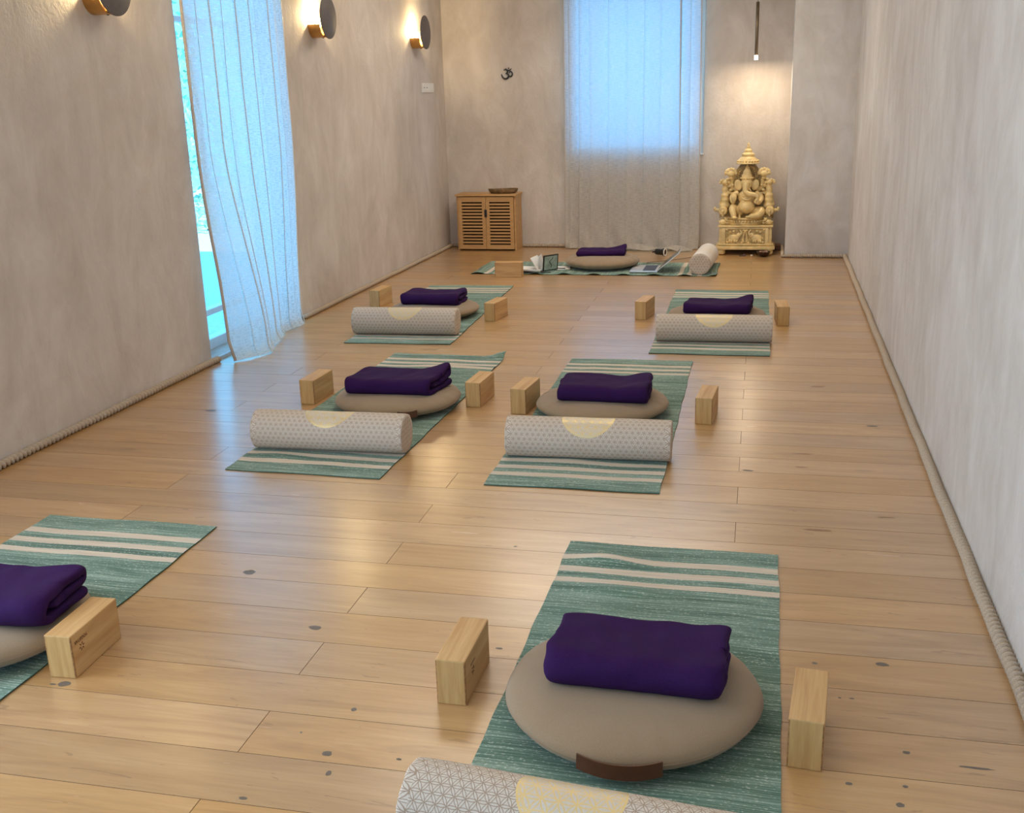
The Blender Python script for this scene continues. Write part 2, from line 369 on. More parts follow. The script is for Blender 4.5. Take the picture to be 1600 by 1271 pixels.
# floor planks
def make_floor():
    rnd = random.Random(4); v = []; f = []; mi = []; at = []
    P = .17; y0 = 2.05; ang = math.radians(.7); ca, sa = math.cos(ang), math.sin(ang)
    ox, oy = -1.133, 2.05
    def T(x, y, z): x -= ox; y -= oy; return (ox+ca*x-sa*y, oy+sa*x+ca*y, z)
    def quad(a, b, c, d, m_, r): k = len(v); v.extend([a, b, c, d]); f.append((k, k+1, k+2, k+3)); mi.append(m_); at.append(r)
    for k in range(-28, 49):
        ya, yb = y0+P*k, y0+P*(k+1)
        if k % 2:
            J = []
            if ya < 3.6 or ya > 5.1: J.append(-1.133)
            if ya > 3.1: J.append(-.06-.0*ya)
            J += [-3.3-rnd.random()*.1]
        else: J = [-2.2 if 3 < ya < 4.2 else (-2.6+rnd.random()*.5 if ya < 3 else -2.45)] 
        J = sorted(J); X = [XL-.3]+[j for j in J if XL-.2 < j < XR+.2]+[XR+.3]
        for i in range(len(X)-1):
            xa, xb = X[i], X[i+1]; r = rnd.random(); g = .0009; z = -.0012
            quad(T(xa+g, ya+g, 0), T(xb-g, ya+g, 0), T(xb-g, yb-g, 0), T(xa+g, yb-g, 0), 0, r)
            quad(T(xa, ya, z), T(xb, ya, z), T(xb-g, ya+g, 0), T(xa+g, ya+g, 0), 1, r)
            quad(T(xb, ya, z), T(xb, yb, z), T(xb-g, yb-g, 0), T(xb-g, ya+g, 0), 1, r)
            quad(T(xb, yb, z), T(xa, yb, z), T(xa+g, yb-g, 0), T(xb-g, yb-g, 0), 1, r)
            quad(T(xa, yb, z), T(xa, ya, z), T(xa+g, ya+g, 0), T(xa+g, yb-g, 0), 1, r)
    # resin-filled knots and cracks, as in the boards
    K = KNOTS
    for x, y, a, b, dk in K:
        n = 14; k = len(v); rr = random.Random(int(x*1000))
        for i in range(n):
            t = 2*PI*i/n; q = 1+rr.uniform(-.16, .16); v.append((x+a*q*math.cos(t), y+b*q*math.sin(t), .0003))
        f.append(tuple(range(k, k+n))); mi.append(2 if dk else 3); at.append(.5)
    # underside
    k = len(v); v.extend([(XL-.3, YF-.3, -.1), (XR+.3, YF-.3, -.1), (XR+.3, YB+.3, -.1), (XL-.3, YB+.3, -.1)]); f.append((k+3, k+2, k+1, k)); mi.append(1); at.append(0)
    o = mesh_obj('floor', v, f, mats=[M_FLOOR, M_GAP, M_KNOT, M_KNOT2], midx=mi, fattr=at); struct(o)
KNOTS = [  # x, y, half length, half width, dark
    (-1.714, 2.065, .017, .013, 1), (-1.741, 2.058, .010, .004, 1), (-1.548, 2.765, .020, .016, 1), (-1.195, 2.463, .019, .012, 1),
    (-.927, 1.914, .011, .010, 1), (-.934, 2.095, .007, .008, 1), (-.895, 1.847, .006, .009, 1), (-1.040, 1.730, .010, .005, 1),
    (-.660, 2.445, .010, .005, 1), (-.76, 1.925, .006, .004, 1), (-2.58, 4.405, .030, .016, 1), (-1.02, 1.98, .003, .003, 1),
    (.318, 2.545, .016, .010, 1), (.152, 2.520, .007, .005, 1), (.336, 2.165, .008, .006, 1), (.475, 2.135, .035, .004, 1), (.206, 2.027, .008, .005, 1),
    (.320, 2.040, .006, .005, 1), (.303, 1.975, .009, .007, 1), (.205, 2.365, .004, .003, 1), (.233, 2.367, .006, .003, 1),
    (.25, 5.22, .035, .010, 0), (.46, 4.60, .024, .010, 1), (.16, 4.18, .035, .007, 0), (.15, 4.02, .025, .006, 0), (.19, 3.40, .045, .008, 0),
    (-.05, 3.95, .022, .008, 1), (.42, 3.55, .030, .005, 0), (-.77, 3.10, .006, .004, 1), (-1.67, 3.72, .016, .010, 1),
    (-1.62, 6.4, .05, .010, 0), (-1.35, 5.45, .03, .008, 0), (-1.9, 5.75, .05, .01, 0), (-1.3, 7.9, .05, .01, 0), (-.55, 8.1, .05, .012, 0), (-1.3, 4.3, .02, .01, 0)]
make_floor()

def wall_poly(name, boxes, bev=.035):
    mb = MB()
    for b in boxes: mb.box(*b)
    o = mb.build(name, M_WALL); struct(o); return o
# left wall with door opening (one mesh made from a plate with a hole)
def wall_with_hole(name, x0, x1, holes, axis, a, b, zt, bev=.03):
    """wall plate between a and b (depth) along u in x0..x1; holes: (u0,u1,z0,z1)"""
    us = sorted({x0, x1, *[h[0] for h in holes], *[h[1] for h in holes]}); zs = sorted({-.1, zt, *[h[2] for h in holes], *[h[3] for h in holes]})
    bm = bmesh.new(); cache = {}
    def V(u, d, z):
        k = (round(u, 4), round(d, 4), round(z, 4))
        if k not in cache: cache[k] = bm.verts.new((d, u, z) if axis == 'x' else (u, d, z))
        return cache[k]
    def solid(i, j):
        if i < 0 or j < 0 or i >= len(us)-1 or j >= len(zs)-1: return False
        cu, cz = (us[i]+us[i+1])/2, (zs[j]+zs[j+1])/2
        return not any(h[0] < cu < h[1] and h[2] < cz < h[3] for h in holes)
    for i in range(len(us)-1):
        for j in range(len(zs)-1):
            if not solid(i, j): continue
            u0, u1, z0, z1 = us[i], us[i+1], zs[j], zs[j+1]
            for d in (a, b): bm.faces.new([V(u0, d, z0), V(u1, d, z0), V(u1, d, z1), V(u0, d, z1)])
            if not solid(i-1, j): bm.faces.new([V(u0, a, z0), V(u0, b, z0), V(u0, b, z1), V(u0, a, z1)])
            if not solid(i+1, j): bm.faces.new([V(u1, a, z0), V(u1, b, z0), V(u1, b, z1), V(u1, a, z1)])
            if not solid(i, j-1): bm.faces.new([V(u0, a, z0), V(u1, a, z0), V(u1, b, z0), V(u0, b, z0)])
            if not solid(i, j+1): bm.faces.new([V(u0, a, z1), V(u1, a, z1), V(u1, b, z1), V(u0, b, z1)])
    bmesh.ops.recalc_face_normals(bm, faces=bm.faces[:])
    E = [e for e in bm.edges if len(e.link_faces) == 2 and e.calc_face_angle(0) > 1 and any(
        (min(h[0], h[1])-1e-3 <= (v.co.y if axis == 'x' else v.co.x) <= max(h[0], h[1])+1e-3) and h[2]-1e-3 <= v.co.z <= h[3]+1e-3 for h in holes for v in [e.verts[0]]) and all(abs((v.co.x if axis == 'x' else v.co.y)-a) < 1e-4 for v in e.verts)]
    if bev: bmesh.ops.bevel(bm, geom=E, offset=bev, segments=4, affect='EDGES', profile=.5)
    me = bpy.data.meshes.new(name); bm.to_mesh(me); bm.free(); me.materials.append(M_WALL)
    o = bpy.data.objects.new(name, me); C.objects.link(o); struct(o); sm(o, 50); return o
DY0, DY1, DZ = 5.30, 6.52, 2.35
wall_with_hole('wall_left', YF-.2, YB+.2, [(.45, 2.25, .02, DZ), (DY0, DY1, .02, DZ)], 'x', XL, XL-.30, CEIL+.1)
WX0, WX1, WZ0, WZ1 = -1.845, -.632, .855, 2.40
wall_with_hole('wall_back', XL-.3, XR+.3, [(WX0, WX1, WZ0, WZ1)], 'y', YB, YB+.30, CEIL+.1, .015)
wall_with_hole('wall_front', XL-.3, XR+.3, [(-2.5, .1, .7, 2.3)], 'y', YF, YF-.30, CEIL+.1, .015)
mb = MB(); mb.box(XR+.15, (YF+YB)/2, CEIL/2, .3, YB-YF+.4, CEIL+.2); o = mb.build('wall_right', M_WALL_COOL_LIT); struct(o)
# pier in the right corner
mb = MB(); mb.box((.122+XR)/2+.05, (9.45+YB)/2+.05, CEIL/2, XR-.122+.1, YB-9.45+.1, CEIL+.1, bev=.008); o = mb.build('wall_alcove', M_WALL_COOL_LIT); struct(o); sm(o)
mb = MB(); mb.box((XL+XR)/2, (YF+YB)/2, CEIL+.05, XR-XL+.6, YB-YF+.6, .1); o = mb.build('ceiling', M_CEIL); struct(o)
for lx, ly, pw in CEIL_FILLS:
    t = bpy.data.objects.new('ceiling_fill_panel', None); C.objects.link(t); t.location = (lx, ly, CEIL); struct(t)  # added glowing panel, unseen, goes with the ceiling fill light
    a = MB(); a.box(0, 0, -.02, 2.04, .94, .04, bev=.006); a.build('fill_frame', M_WHITE, t)
    a = MB(); a.box(0, 0, -.043, 1.96, .86, .006); a.build('fill_face', M_CEIL_FILL, t)

# rope skirting
def rope(name, pts, R=.0185, rib=.0180, step=.0018):
    P = [Vector(p) for p in pts]; v = []; f = []; n = 12; L = 0; first = True; k = 0
    for i in range(len(P)-1):
        a, b = P[i], P[i+1]; d = (b-a); ln = d.length; d.normalize(); side = d.cross(Vector((0, 0, 1))); st = max(2, int(ln/step))
        for j in range(0 if i == 0 else 1, st+1):
            t = j/st; p = a.lerp(b, t); s = L+ln*t
            sd = side
            if j == st and i < len(P)-2: sd = (side+(P[i+2]-b).normalized().cross(Vector((0, 0, 1)))).normalized()
            wob = .0015*math.sin(s*7)+.001*math.sin(s*17)
            for q in range(n):
                th = 2*PI*q/n; ph = th+2*PI*s/rib
                rr = R*(1.06-.70*(1-abs(math.sin(ph/2)))**.85)
                v.append(p+sd*(math.cos(th)*rr+wob)+Vector((0, 0, math.sin(th)*rr)))
            k += 1
        L += ln
    for i in range(k-1):
        for q in range(n): f.append((i*n+q, i*n+(q+1) % n, (i+1)*n+(q+1) % n, (i+1)*n+q))
    f.append(tuple(range(n-1, -1, -1))); f.append(tuple((k-1)*n+q for q in range(n)))
    o = mesh_obj(name, v, f, M_ROPE, smooth=True); struct(o); return o
rope('baseboard_left', [(XL+.019, 2.3, .019), (XL+.019, DY0+.02, .019)], rib=.027, step=.0024)
rope('baseboard_left', [(XL+.017, DY1-.02, .016), (XL+.017, YB-.03, .016)], R=.016, step=.003)
rope('baseboard_back', [(XL+.03, YB-.017, .016), (.122-.017, YB-.017, .016), (.122-.017, 9.45-.017, .016), (XR-.03, 9.45-.017, .016)], R=.016, step=.003)
rope('baseboard_right', [(XR-.019, 9.42, .019), (XR-.019, 1.2, .019)], rib=.0235)

# ------------------------------------------------------------------ door and window
t = bpy.data.objects.new('door_1', None); C.objects.link(t); t.location = (XL-.17, (DY0+DY1)/2, 0); struct(t)
hw = (DY1-DY0)/2; a = MB()
for s in (-1, 1): a.box(0, s*(hw-.022), DZ/2+.01, .07, .044, DZ-.02, bev=.004)
a.box(0, 0, .05, .07, 2*hw-.08, .06, bev=.004); a.box(0, 0, DZ-.025, .07, 2*hw-.08, .05, bev=.004); a.box(0, 0, 1.865, .05, 2*hw-.08, .03, bev=.004); a.box(0, 0, .235, .06, 2*hw-.08, .035, bev=.004)
a.build('door_frame', M_FRAME, t)
a = MB(); a.box(0, 0, DZ/2, .012, 2*hw-.08, DZ-.1); a.build('glass_pane', M_GLASS, t)
a = MB(); a.box((XL-.3+XL)/2, (DY0+DY1)/2, .008, .30, DY1-DY0, .02, bev=.003); o = a.build('trim_1', simple('stone_threshold', (.62, .60, .58, 1), .5)); struct(o)
t = bpy.data.objects.new('window_1', None); C.objects.link(t); t.location = ((WX0+WX1)/2, YB+.055, WZ0); struct(t)
hw = (WX1-WX0)/2; h = WZ1-WZ0; a = MB()
for s in (-1, 1): a.box(s*(hw-.024), 0, h/2, .048, .07, h, bev=.004)
a.box(0, 0, .03, 2*hw-.09, .07, .06, bev=.004); a.box(0, 0, h-.03, 2*hw-.09, .07, .06, bev=.004)
for s in (-1, 1): a.box(s*(hw-.040), .01, h/2, .018, .05, h-.05, bev=.003)
a.build('window_frame', M_FRAME, t)
a = MB(); a.box(0, 0, h/2, 2*hw-.09, .012, h-.1); a.build('glass_pane', M_GLASS, t)
a = MB(); a.box(0, -.045, -.006, 2*hw+.02, .045, .014, bev=.003); a.build('window_sill', M_FRAME, t)
t = bpy.data.objects.new('added_window', None); C.objects.link(t); t.location = (-1.2, YF-.15, .7); struct(t)  # added window behind the camera, made up to hold the front fill light
a = MB()
for x in (-1.27, 0, 1.27): a.box(x, 0, .8, .06, .07, 1.6)
a.box(0, 0, .03, 2.6, .07, .06); a.box(0, 0, 1.57, 2.6, .07, .06); a.build('window_frame', M_FRAME, t)

t = bpy.data.objects.new('added_door', None); C.objects.link(t); t.location = (XL-.20, 1.35, 0); struct(t)  # added door out of view, made up so light reaches the right wall
a = MB()
for q in (-.87, 0, .87): a.box(0, q, DZ/2+.01, .07, .05, DZ-.02, bev=.004)
a.box(0, 0, .05, .07, 1.74, .06, bev=.004); a.box(0, 0, DZ-.025, .07, 1.74, .05, bev=.004); a.build('door_frame', M_FRAME, t)
# terrace and hedge seen through the gap beside the curtain
a = MB(); a.box(-7.2, 8, -.16, 7.7, 22, .1); o = a.build('terrace', simple('pale_terrace_stone', (.60, .62, .62, 1), .8)); struct(o)
def hedge():
    rnd = random.Random(9); v = []; f = []
    for _ in range(5000):
        x = -7.3+rnd.random()*.9; y = 7.5+rnd.random()*7.5; z = -.1+rnd.random()*2.6+.15*math.sin(y*3)
        s = .03+rnd.random()*.05; R = Matrix.Rotation(rnd.random()*6.3, 3, Vector((rnd.uniform(-1, 1), rnd.uniform(-1, 1), rnd.uniform(-1, 1))).normalized())
        k = len(v)
        for p in ((0, -s, 0), (s*.5, 0, s*.12), (0, s, 0), (-s*.5, 0, s*.12)): v.append(R @ Vector(p)+Vector((x, y, z)))
        f += [(k, k+1, k+2), (k, k+2, k+3)]
    m = NT('hedge_leaves'); nz = m.noise(m.coord(), 6, 3); m.base(m.ramp(nz, [(.3, (.16, .42, .26)), (.7, (.45, .80, .55))])); m.p(Roughness=.6)
    o = mesh_obj('foliage', v, f, m.m)
    t = thing('garden_hedge', 'green leafy hedge outside seen in the gap beside the side curtain', 'hedge', (-6.85, 11.2, -.11)); o.parent = t; o.matrix_parent_inverse = Matrix.Translation((6.85, -11.2, .11))
    b = MB()
    for i in range(9): b.tube([(-6.85, 7.9+i*.85, -.11), (-6.83, 7.95+i*.85, 1.2), (-6.9, 7.9+i*.85, 2.2)], [.03, .022, .01], 6)
    s = b.build('stems', simple('bark', (.12, .07, .04, 1), .9)); s.parent = t; s.matrix_parent_inverse = Matrix.Translation((6.85, -11.2, .11))
hedge()

# ------------------------------------------------------------------ curtains
def curtain_mesh(name, fn, nu, nv, umax, vmax, mat, parent):
    v = []; f = []; uvs = []
    for j in range(nv+1):
        for i in range(nu+1):
            v.append(fn(i/nu, j/nv)); uvs.append((i/nu*umax, j/nv*vmax))
    for j in range(nv):
        for i in range(nu): k = j*(nu+1)+i; f.append((k, k+1, k+nu+2, k+nu+1))
    return mesh_obj(name, v, f, mat, parent, True, uvs)
# side door curtain: fabric hangs along y, flaring into the room at the bottom
CT = thing('linen_curtain', 'white sheer linen curtain hanging over the glass door in the left wall', 'curtain', (XL+.05, 5.96, 0))
def side_curtain(u, v):
    z = v*(CEIL-.03); b = max(0, 1-z/1.25); b2 = b*b*(3-2*b)
    yt = 5.285+u*1.20                          # top: straight rail
    yb = 5.33+u*1.03
    y = yt*(1-b2)+yb*b2
    xb = (-.01 + .165*math.exp(-((u-.22)/.22)**2)+.06*math.exp(-((u-.55)/.16)**2)+.035*math.exp(-((u-.95)/.1)**2))
    x = XL+.045 + xb*b2
    sharp = 0
    for uu, am, ph in ((.10, .8, .03), (.23, 1.1, .00), (.345, .9, -.02), (.47, 1.1, .05), (.60, .9, .06), (.70, .7, .03), (.82, 1.0, .02), (.93, .6, 0)):
        q = (u-(uu+ph*(1-v)))/.013
        y += -.030*am*q*math.exp(-q*q); sharp += .016*am*math.exp(-q*q)*(1 if am > .75 else -1)
        sharp -= .006*math.exp(-((u-uu-.05)/.04)**2)
    x += sharp*(.55+.45*v)+.006*math.sin(u*31+z*1.3)*.6 + .004*noise.noise(Vector((u*6, z*3, 2)))
    if z < .05: x += (.05-z)*.5
    return (x-(XL+.05), y-5.96, max(z, .004+.004*math.sin(u*20)**2))
o = curtain_mesh('curtain_panel', side_curtain, 520, 90, 1.3, 2.7, M_CURT, CT)
a = MB(); pts = [Vector(side_curtain(0, v/24)) for v in range(25)]; a.tube([p+Vector((0, -.004, .004)) for p in pts], .0085, 8); a.build('side_hem', M_HEM, CT, True)
a = MB(); pts = [Vector(side_curtain(1, v/24)) for v in range(25)]; a.tube([p+Vector((0, .003, .004)) for p in pts], .004, 6); a.build('side_hem', M_CURT2 if False else M_WHITE, CT, True)
a = MB(); a.box(XL+.05, 5.96, CEIL-.012, .03, 1.5, .022); o = a.build('trim_2', M_WHITE); struct(o)
# back window curtain
CB = thing('linen_curtain', 'cream sheer linen curtain over the back window reaching the floor', 'curtain', (-1.26, YB-.09, 0))
def back_curtain(u, v):
    z = v*(CEIL-.03); wd = 1.20
    x = -1.878+u*(1.215+.03*(1-v)*u)-.01*(1-v)
    folds = [(.03, .5), (.12, .7), (.19, .5), (.33, .6), (.47, .5), (.60, .7), (.72, .5), (.855, 1.5), (.93, .6)]
    y = 0
    for uu, am in folds:
        q = (u-(uu+.010*math.sin(uu*40)*(1-v)))/.012
        x += -.028*am*q*math.exp(-q*q)*(.55+.45*v); y -= .016*am*math.exp(-q*q)
    y += .008*math.sin(u*24+.6*math.sin(z*1.6))+.006*noise.noise(Vector((u*8, z*2.5, 7)))
    if z < .30: b = (1-z/.30); y -= .05*b*b*(.4+.6*abs(math.sin(u*9))) + .012*math.sin(u*42+z*18)*b
    return (x+1.26, y, max(z, .006))
curtain_mesh('curtain_panel', back_curtain, 480, 100, 1.22, 2.7, M_CURT2, CB)
# fabric puddling on the floor
def puddle(u, v):
    x = -1.62+u*.93; yy = -.040-.15*v*(.3+.7*u)
    env = math.sin(PI*min(1, max(0, (u-.25)/.72)))**.7 if .25 < u < .97 else 0
    z = .006+.080*env*abs(math.sin(PI*(v*1.6+.2*math.sin(u*9))))*(.55+.45*math.sin(u*15+v*3))*(1-v*.5)+.006*noise.noise(Vector((u*11, v*3, 1)))
    yy -= .05*env*v
    return (x+1.26, yy, max(.005, z))
curtain_mesh('floor_pool', puddle, 120, 14, .95, .1, M_CURT2, CB)
a = MB(); pts = [Vector(back_curtain(.0, v/24)) for v in range(25)]; a.tube([p+Vector((0, -.002, .004)) for p in pts], .004, 6); a.build('side_hem', M_HEM, CB, True)
a = MB(); pts = [Vector(back_curtain(1.0, v/24)) for v in range(25)]; a.tube([p+Vector((0, -.002, .004)) for p in pts], .004, 6); a.build('side_hem', M_HEM, CB, True)
a = MB(); a.box(-1.26, YB-.09, CEIL-.012, 1.5, .03, .022); o = a.build('trim_3', M_WHITE); struct(o)

# ------------------------------------------------------------------ yoga mats
MATS = {
 1: (-.2636, 2.168, .2475, 'green cotton mat under the nearest cushion, cream stripes at its far end'),
 2: (-2.150, 2.082, .64, 'green striped cotton mat cut off by the left edge of the picture'),
 3: (-1.755, 4.628, -.55, 'turquoise green mat with upturned far corner, in front of the side door curtain'),
 4: (-.701, 4.635, .77, 'green striped mat of the middle row, nearer the right wall'),
 5: (-2.196, 6.863, 2.52, 'blue green striped mat of the far row beside the left wall'),
 6: (-.319, 6.802, .63, 'green striped mat of the far row towards the right wall'),
 7: (-1.402, 8.740, -90, 'teal mat laid crosswise in front of the back window curtain')}
def make_mat(k):
    x, y, ang, label = MATS[k]; W, L = .661, 1.993; nu, nv = 44, 130; v = []; f = []; uvs = []
    def hgt(u, w_):
        U, V = (u-.5)*W, w_*L
        e = min(u, 1-u, w_*3, (1-w_)*3)
        z = .0028*max(0, noise.noise(Vector((U*2.2, V*4.5, k*7.1))))+.0022*max(0, noise.noise(Vector((U*5, V*14, k*3.3))))
        if k == 1: z += .022*math.exp(-((U+.19)/.10)**2-((V-1.86)/.028)**2)+.012*math.exp(-((U+.12)/.14)**2-((V-1.66)/.03)**2)
        if k == 3: z += .035*math.exp(-((U-.33)/.07)**2-((V-1.99)/.05)**2)+.010*math.exp(-((U+.18)/.12)**2-((V-.19)/.04)**2)+.012*math.exp(-((U-.1)/.2)**2-((V-1.72)/.03)**2)
        if k == 4: z += .008*math.exp(-((U+.1)/.2)**2-((V-.30)/.03)**2)
        if k == 7: z += .012*max(0, math.sin(V*26))*max(0, (u-.75)*4)
        return z
    for lay in (1, 0):
        for j in range(nv+1):
            for i in range(nu+1):
                u, w_ = i/nu, j/nv; wob = .0016*math.sin(w_*23+k)+.0012*math.sin(w_*57+k*2)
                X = (u-.5)*W+wob*(1 if u > .5 else 1); Y = (w_-.5)*L+.003*math.sin(u*9+k)
                if k == 3 and lay >= 0:
                    c = math.exp(-((u-1)/.12)**2-((w_-1)/.03)**2); Y -= .012*c
                v.append((X, Y, .0008+hgt(u, w_)+(.0036 if lay else 0))); uvs.append((u*W, w_*L))
    N = (nu+1)*(nv+1); mi = []
    for j in range(nv):
        for i in range(nu): q = j*(nu+1)+i; f.append((q, q+1, q+nu+2, q+nu+1)); mi.append(0)
    for j in range(nv):
        for i in range(nu): q = N+j*(nu+1)+i; f.append((q, q+nu+1, q+nu+2, q+1)); mi.append(1)
    for j in range(nv):
        for i in (0, nu): q = j*(nu+1)+i; f.append((q, q+nu+1, N+q+nu+1, N+q) if i == 0 else (q, N+q, N+q+nu+1, q+nu+1)); mi.append(1)
    for i in range(nu):
        for j in (0, nv): q = j*(nu+1)+i; f.append((q, N+q, N+q+1, q+1) if j == 0 else (q, q+1, N+q+1, N+q)); mi.append(1)
    o = mesh_obj('yoga_mat', v, f, smooth=True, uvs=uvs, mats=[M_MAT, M_MATEDGE], midx=mi)
    sm(o, 60); o.location = (x, y, 0); o.rotation_euler = (0, 0, math.radians(ang)); tag(o, label, 'yoga mat', 'cotton yoga mats on the floor')
for k in MATS: make_mat(k)

# ------------------------------------------------------------------ cushions
CUSH = {1: (-.277, 2.215, .298, .100, 'flat round beige cushion in the foreground with brown leather handle'),
 2: (-2.095, 2.235, .290, .100, 'beige round cushion half cut off by the left picture edge'),
 3: (-1.695, 4.600, .296, .090, 'beige round cushion on the mat with the upturned corner'),
 4: (-.720, 4.640, .300, .088, 'beige round cushion of the middle row nearer the right wall'),
 5: (-2.175, 6.720, .296, .085, 'beige round cushion of the far row beside the left wall'),
 6: (-.312, 6.700, .300, .085, 'beige round cushion of the far row nearer the right wall'),
 7: (-1.367, 8.820, .308, .105, 'wrinkled beige round cushion in front of the back window')}
def make_cushion(k):
    x, y, R, H, label = CUSH[k]; t = thing('meditation_cushion', label, 'cushion', (x, y, .006), 0, 'round beige meditation cushions')
    n = 96; prof = []
    m_ = 26
    for j in range(m_+1):
        s = j/m_; th = -PI/2+PI*s; c, q = math.cos(th), math.sin(th)
        r = R*abs(c)**.62; z = H*(.5+.5*math.copysign(abs(q)**.85, q)*1.0)
        prof.append((r, z))
    v = []; f = []
    for j, (r, z) in enumerate(prof):
        for i in range(n):
            a = 2*PI*i/n; rr = r*(1+.008*math.sin(a*3+k)+.004*math.sin(a*7+k*2)); zz = z
            edge = (r/R)
            wr = noise.noise(Vector((math.cos(a)*(9 if k == 7 else 6), math.sin(a)*(9 if k == 7 else 6), k*3.7+r*3)))
            rad = math.sin(a*24+5*noise.noise(Vector((math.cos(a)*2, math.sin(a)*2, k))))
            zz += (.0055 if k == 7 else .0028)*wr*edge**3*(z/H) + (.0016 if k != 7 else .003)*rad*(edge**6)*(z/H)
            if z > H*.5: zz -= .006*math.exp(-(r/(R*.6))**2)
            if abs(z-H*.52) < H*.06: rr += .002
            v.append((rr*math.cos(a), rr*math.sin(a), max(0, zz)))
    for j in range(len(prof)-1):
        for i in range(n): f.append((j*n+i, j*n+(i+1) % n, (j+1)*n+(i+1) % n, (j+1)*n+i))
    f.append(tuple(range(n-1, -1, -1))); f.append(tuple((len(prof)-1)*n+i for i in range(n)))
    mesh_obj('cushion_body', v, f, M_CUSH, t, True)
    # seam around the widest line
    a = MB(); pts = [(R*1.006*(1+.008*math.sin(q*3+k)+.004*math.sin(q*7+k*2))*math.cos(q), R*1.006*(1+.008*math.sin(q*3+k)+.004*math.sin(q*7+k*2))*math.sin(q), H*.50) for q in [2*PI*i/80 for i in range(81)]]
    a.tube(pts, .0010, 5, caps=False); a.build('seam_piping', M_CUSH, t, True)
    return t
CO = {k: make_cushion(k) for k in CUSH}
def handle(k, ang, halfang, sag, w_=.030):
    x, y, R, H, _ = CUSH[k]; v = []; f = []; n = 24
    for i in range(n+1):
        s = i/n*2-1; a = ang+s*halfang; bulge = (1-s*s)
        zc = H*.46-sag*bulge; ra = R*1.004+.002+.006*bulge
        for lay, dr in ((0, 0), (1, .0035)):
            for e in (-1, 1):
                zz = zc+e*w_/2; rr = ra+dr+.0015-(.003 if e > 0 else 0)
                v.append((rr*math.cos(a), rr*math.sin(a), zz))
    for i in range(n):
        q = i*4
        for A, B in ((0, 1), (3, 2), (1, 3), (2, 0)): f.append((q+A, q+B, q+4+B, q+4+A))
    f += [(0, 2, 3, 1), (n*4, n*4+1, n*4+3, n*4+2)]
    o = mesh_obj('handle', v, f, M_LEATH, CO[k]); o['label'] = 'brown leather handle'
handle(1, math.radians(-88), .305, .006, .034)
handle(3, math.radians(-63), .15, .004, .030)

# ------------------------------------------------------------------ folded blankets
def make_blanket(k, x, y, z, rz, W, D, H, lift, label, skew=0, sag=.006, sideopen=.0):
    """folded fleece: one thick sheet wound into layers; front shows one smooth fold"""
    T = H/3.25; hd = D/2
    path = []
    def arc(cy, cz, r, a0, a1, n=9):
        for i in range(n+1): a = a0+(a1-a0)*i/n; path.append((cy+r*math.cos(a), cz+r*math.sin(a)))
    r1 = (H-T)/2
    # bottom layer from the back to the front
    for i in range(14): path.append((hd-T*.5-(2*hd-T*.5-r1-T*.5)*i/13*1.0, T/2))
    arc(-hd+r1+T/2, T/2+r1, r1, -PI/2, -3*PI/2, 12)
    for i in range(1, 14): path.append((-hd+r1+T/2+(2*hd-r1-T-T*.55)*i/13, H-T/2))
    r2 = T*.53
    arc(hd-T*1.05, H-T/2-r2, r2, PI/2, -PI/2, 7)
    for i in range(1, 12): path.append((hd-T*1.05-(2*hd-T*2.2-r1)*i/11, H-T/2-2*r2))
    # thicken
    N = len(path); L = []; Rr = []
    for i in range(N):
        p = Vector((*path[i], 0)); d = Vector((*path[min(i+1, N-1)], 0))-Vector((*path[max(i-1, 0)], 0)); d.normalize(); nrm = Vector((-d.y, d.x, 0))
        tt = T*.5*(.98 if i < N-1 else .6); L.append(p+nrm*tt); Rr.append(p-nrm*tt)
    ring = L+[Vector((*path[-1], 0))*1.0]+Rr[::-1]
    nx = 46; v = []; f = []; n = len(ring); rn = random.Random(k)
    for j in range(nx+1):
        u = j/nx; s = u*2-1; X = s*W/2
        e = max(0, abs(s)-.93)/.07; shrink = 1-.28*e*e      # soften the cut ends
        for i, p in enumerate(ring):
            Y, Z = p.x, p.y; cy = 0
            layer = .006*noise.noise(Vector((i*.17, k*5.1, 0)))+.004*noise.noise(Vector((Y*20, k, Z*30)))
            xx = X+layer*(abs(s)**4)*(1 if s > 0 else -1)*1.6
            # ends: round the sheet thickness towards its centre line
            pc = path[min(i, N-1)] if i < N else path[max(0, 2*N-i)] if 2*N-i < N else path[-1]
            Y = pc[0]+(Y-pc[0])*shrink; Z = pc[1]+(Z-pc[1])*shrink
            hz = Z/H
            dz = -sag*math.cos(s*PI/2)*hz*1.2*(1-.5*abs(Y/hd))
            dz += hz*(.0075*noise.noise(Vector((X*7, Y*9, k*2.3)))+.004*noise.noise(Vector((X*18, Y*14, k*1.3))))
            dz += hz*lift*math.exp(-((s-1)/.38)**2-((Y-hd)/.10)**2)
            dy = .010*noise.noise(Vector((X*6, Z*12, k*4.4)))+.004*noise.noise(Vector((X*16, Z*30, k*2)))
            crn = max(0, abs(s)-.8)/.2
            if Y < 0: dy += .018*crn**2*(.5+.5*hz)
            else: dy -= .012*crn**2
            v.append((xx+skew*Y, Y+dy, max(0, Z+dz)))
    for j in range(nx):
        for i in range(n): f.append((j*n+i, j*n+(i+1) % n, (j+1)*n+(i+1) % n, (j+1)*n+i))
    # end caps as strips between the two sides of the sheet
    for j, rev in ((0, 0), (nx, 1)):
        b = j*n
        for i in range(N-1):
            q = (b+i, b+i+1, b+n-1-(i+1), b+n-1-i); f.append(q if rev else q[::-1])
        q = (b+N-1, b+N, b+N+1); f.append(q if rev else q[::-1])
    o = mesh_obj('folded_blanket', v, f, M_PURP, smooth=True); sm(o, 70)
    sb = o.modifiers.new('sub', 'SUBSURF'); sb.levels = 1; sb.render_levels = 1
    o.location = (x, y, z); o.rotation_euler = (0, 0, rz); tag(o, label, 'blanket', 'folded purple blankets on the cushions')
